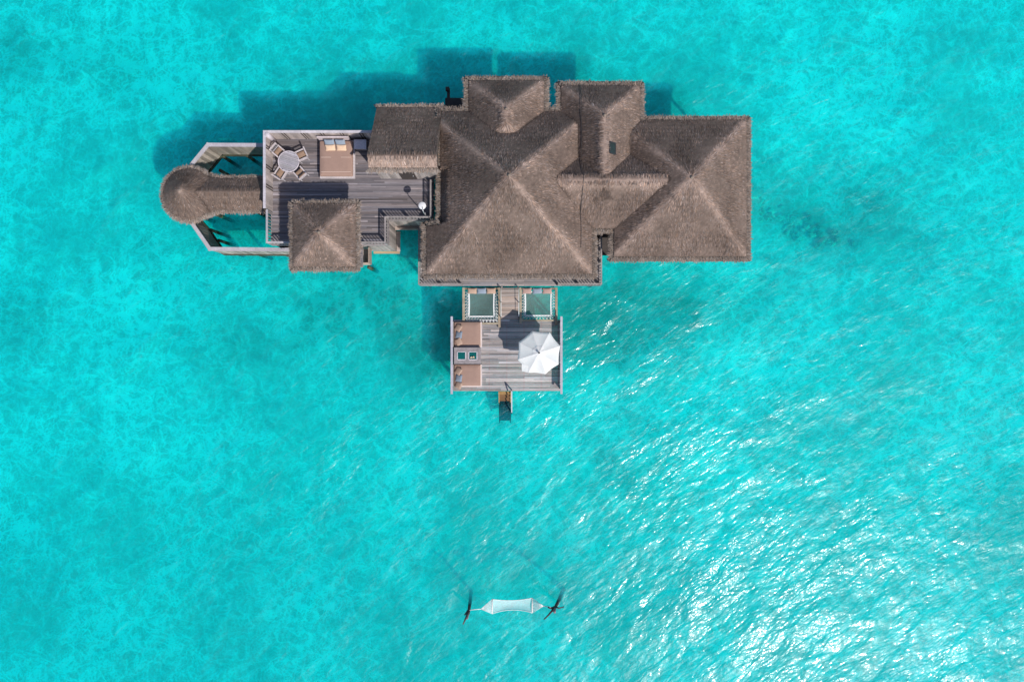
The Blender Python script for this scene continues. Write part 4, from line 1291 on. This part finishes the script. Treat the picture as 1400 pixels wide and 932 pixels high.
for i in range(8):
    MB().bar(apex + Vector((0, 0, -.06)), rim_pts[i] + Vector((0, 0, -.03)), .025, .03).build('rib', M['grey_wood'], um)
    MB().bar((UX, UY, rimz - .35), apex.lerp(rim_pts[i], .5) + Vector((0, 0, -.06)), .02, .02).build('strut', M['grey_wood'], um)
MB().lathe(UX, UY, [(.06, topz + .13), (.07, topz + .18), (.04, topz + .23), (.01, topz + .25)], 10).build('finial', M['dark_metal'], um)
MB().box(UX - .38, UX + .38, UY - .38, UY + .38, ZS + .004, ZS + .09).build('base', M['dark_metal'], um)
# steps into the sea
ld = thing('sea_steps', 'wooden steps going down from the sun deck into the sea', 'steps', (-.5, SY0, ZS))
sz = lambda y: 0.98 - 1.19 * min(SY0 - .08 - y, .84) - .62 * max(0, SY0 - .08 - y - .84)
for x in (-.94, -.10):
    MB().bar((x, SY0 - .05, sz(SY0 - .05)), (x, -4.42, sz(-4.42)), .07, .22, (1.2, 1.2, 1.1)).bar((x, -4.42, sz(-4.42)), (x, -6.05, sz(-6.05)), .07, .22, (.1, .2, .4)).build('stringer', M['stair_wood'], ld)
for k in range(9):
    y = SY0 - .22 - k * .255
    z = sz(y)
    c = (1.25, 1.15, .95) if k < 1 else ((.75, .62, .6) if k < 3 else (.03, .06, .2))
    MB().box(-.91, -.13, y - (.12 if k < 3 else .135), y + .12, z - .04, z, c).build('tread', M['stair_wood'], ld)
hr = MB()
hr.bar((-.02, SY0 + .02, 2.0), (-.02, -5.15, .55), .07, .07, (1.1, 1.1, 1.15))
hr.build('handrail', M['pale_wood'], ld)
MB().box(-.055, .015, SY0 - .02, SY0 + .05, ZS - .2, 2.0).build('rail_post', M['grey_wood'], ld)
MB().bar((-.02, -5.1, .58), (-.05, -5.5, -1.6), .1, .1, (.5, .6, .6)).build('rail_post', M['wet_wood'], ld)

# ================================================================== HAMMOCK OUT IN THE SEA
def W(px, py, z):
    s = 1.5 * (50 - z) / 1400
    return Vector(((px - 700) * s, (466 - py) * s, z))
gp = 'driftwood posts of the sea hammock'
lp = thing('hammock_post', 'dark forked driftwood post with one short branch, on the sea steps side of the hammock', 'post', (-3.25, -19.6, 0), gp)
B = W(640.5, 838, 1.15); A = Vector((-3.17, -19.42, SEABED)); A = A + (A - B) * .6
MB().tube([A, A.lerp(B, .6) + Vector((.03, 0, 0)), B], [.14, .13, .10], 9).build('trunk', M['trunk'], lp)
MB().tube([A.lerp(B, .88), W(637.5, 843, 1.7), W(633, 853, 1.95)], [.10, .07, .045], 7, (1.2, 1.2, 1.2)).build('branch', M['trunk'], lp)
MB().tube([A.lerp(B, .88), W(638.5, 845, 1.6)], [.10, .08], 7, (3.2, 3.0, 3.3)).build('branch', M['trunk'], lp)
MB().tube([A.lerp(B, .84), W(635.5, 840, 1.5)], [.07, .05], 7, (.8, .8, .9)).build('branch', M['trunk'], lp)
rp = thing('hammock_post', 'dark driftwood post with long spread branches, on the open sea side of the hammock', 'post', (3.1, -19.2, 0), gp)
B2 = W(758, 832, 1.15); A2 = W(767, 812, SEABED); A2 = A2 + (A2 - B2) * .6
MB().tube([A2, A2.lerp(B2, .6) + Vector((.06, .05, 0)), B2], [.16, .14, .10], 9).build('trunk', M['trunk'], rp)
for (px, py, z, r, c) in ((744, 846, 1.95, .05, 1), (771, 829, 1.7, .04, 1), (749, 829.5, 1.4, .05, 1), (758.5, 836.5, 1.7, .09, 3.4)):
    MB().tube([A2.lerp(B2, .9), W((px + 757) / 2, (py + 833) / 2, (z + 1.2) / 2 + .1), W(px, py, z)], [.09, r * 1.2, r], 7, (c, c * .93, c)).build('branch', M['trunk'], rp)

zh = .75
ham = thing('sea_hammock', 'white net hammock with spreader bars strung between two driftwood posts over the sea', 'hammock', tuple(W(700, 827, zh)))
nx_, ny_ = 16, 6
vs, fs = [], []
for i in range(nx_ + 1):
    u = i / nx_
    x = 673 + (727.5 - 673) * u
    yt = 818.5 + 4.2 * math.sin(math.pi * u) ** .8 * 0.62 - 1.7 * u; yb = 838.5 - 5.0 * math.sin(math.pi * u) ** .8 * .95 - 1.2 * u
    for j in range(ny_ + 1):
        v = j / ny_
        vs.append(W(x, yt + (yb - yt) * v, zh - .28 * math.sin(math.pi * u) - .12 * math.sin(math.pi * v)))
for i in range(nx_):
    for j in range(ny_):
        a = i * (ny_ + 1) + j
        fs.append((a, a + ny_ + 1, a + ny_ + 2, a + 1))
MB().add(vs, fs, (1, 1, 1), True).build('net', M['sea_net'], ham)
eb = MB()
for j in (0, ny_):
    eb.tube([vs[i * (ny_ + 1) + j] for i in range(nx_ + 1)], .025, 5)
eb.build('edge_cord', M['rope'], ham)
for (xa, ya, yb) in ((673, 818.5, 838.5), (727.5, 816.8, 837.3)):
    MB().tube([W(xa, ya, zh), W(xa, yb, zh)], .04, 7, (.95, .82, .8)).build('spreader_bar', M['rope'], ham)
for (xa, ya, yb, tip, knot) in ((673, 818.5, 838.5, W(657.5, 832, zh + .25), W(642, 833.5, 1.0)), (727.5, 816.8, 837.3, W(743, 828, zh + .25), W(755, 830, 1.1))):
    f_ = MB()
    n = 9
    for k in range(n):
        f_.tube([W(xa, ya + (yb - ya) * k / (n - 1), zh), tip], .014, 5)
    f_.build('fan_cords', M['rope'], ham)
    # knotted cloth web between the cords
    MB().add([W(xa, ya + .5, zh - .015), W(xa, yb - .5, zh - .015), tip - Vector((0, 0, .015))], [(0, 1, 2)], (1, 1, 1)).build('fan_web', M['sea_net'], ham)
    MB().tube([tip, tip.lerp(knot, .5) - Vector((0, 0, .04)), knot], .03, 6).build('rope', M['rope'], ham)

# coral rubble on the sea bed beyond the wide roof
rub = MB()
line = [(17.6, 12.6), (18.4, 10.4), (20.0, 9.4), (22.2, 8.4), (25.8, 7.6), (28.2, 6.2)]
for k in range(70):
    i = random.randrange(len(line) - 2); t = random.random()
    x = line[i][0] + (line[i + 1][0] - line[i][0]) * t + random.gauss(0, .55); y = line[i][1] + (line[i + 1][1] - line[i][1]) * t + random.gauss(0, .5)
    r = random.uniform(.06, .34) * (1.5 if random.random() < .12 else 1)
    n = 9
    rad = [r * random.uniform(.55, 1.35) for _ in range(n)]
    st_ = random.uniform(.5, 1.0); an = random.uniform(0, 3.1)
    vs = []
    for (f, z) in ((1.0, -.15), (.85, .10 + r * .15), (.35, .14 + r * .3)):
        for q in range(n):
            a_ = 2 * math.pi * q / n
            ux, uy = rad[q] * f * math.cos(a_), rad[q] * f * math.sin(a_) * st_
            vs.append((x + ux * math.cos(an) - uy * math.sin(an), y + ux * math.sin(an) + uy * math.cos(an), SEABED + z + random.uniform(-.02, .02)))
    fs = [(l * n + q, l * n + (q + 1) % n, (l + 1) * n + (q + 1) % n, (l + 1) * n + q) for l in range(2) for q in range(n)] + [tuple(range(2 * n, 3 * n))]
    rub.add(vs, fs, jit(.4))
o = rub.build('coral_rubble', M['coral'])
tag(o, 'scattered low dark coral rubble on the sand beyond the wide thatched roof', 'coral', kind='stuff')
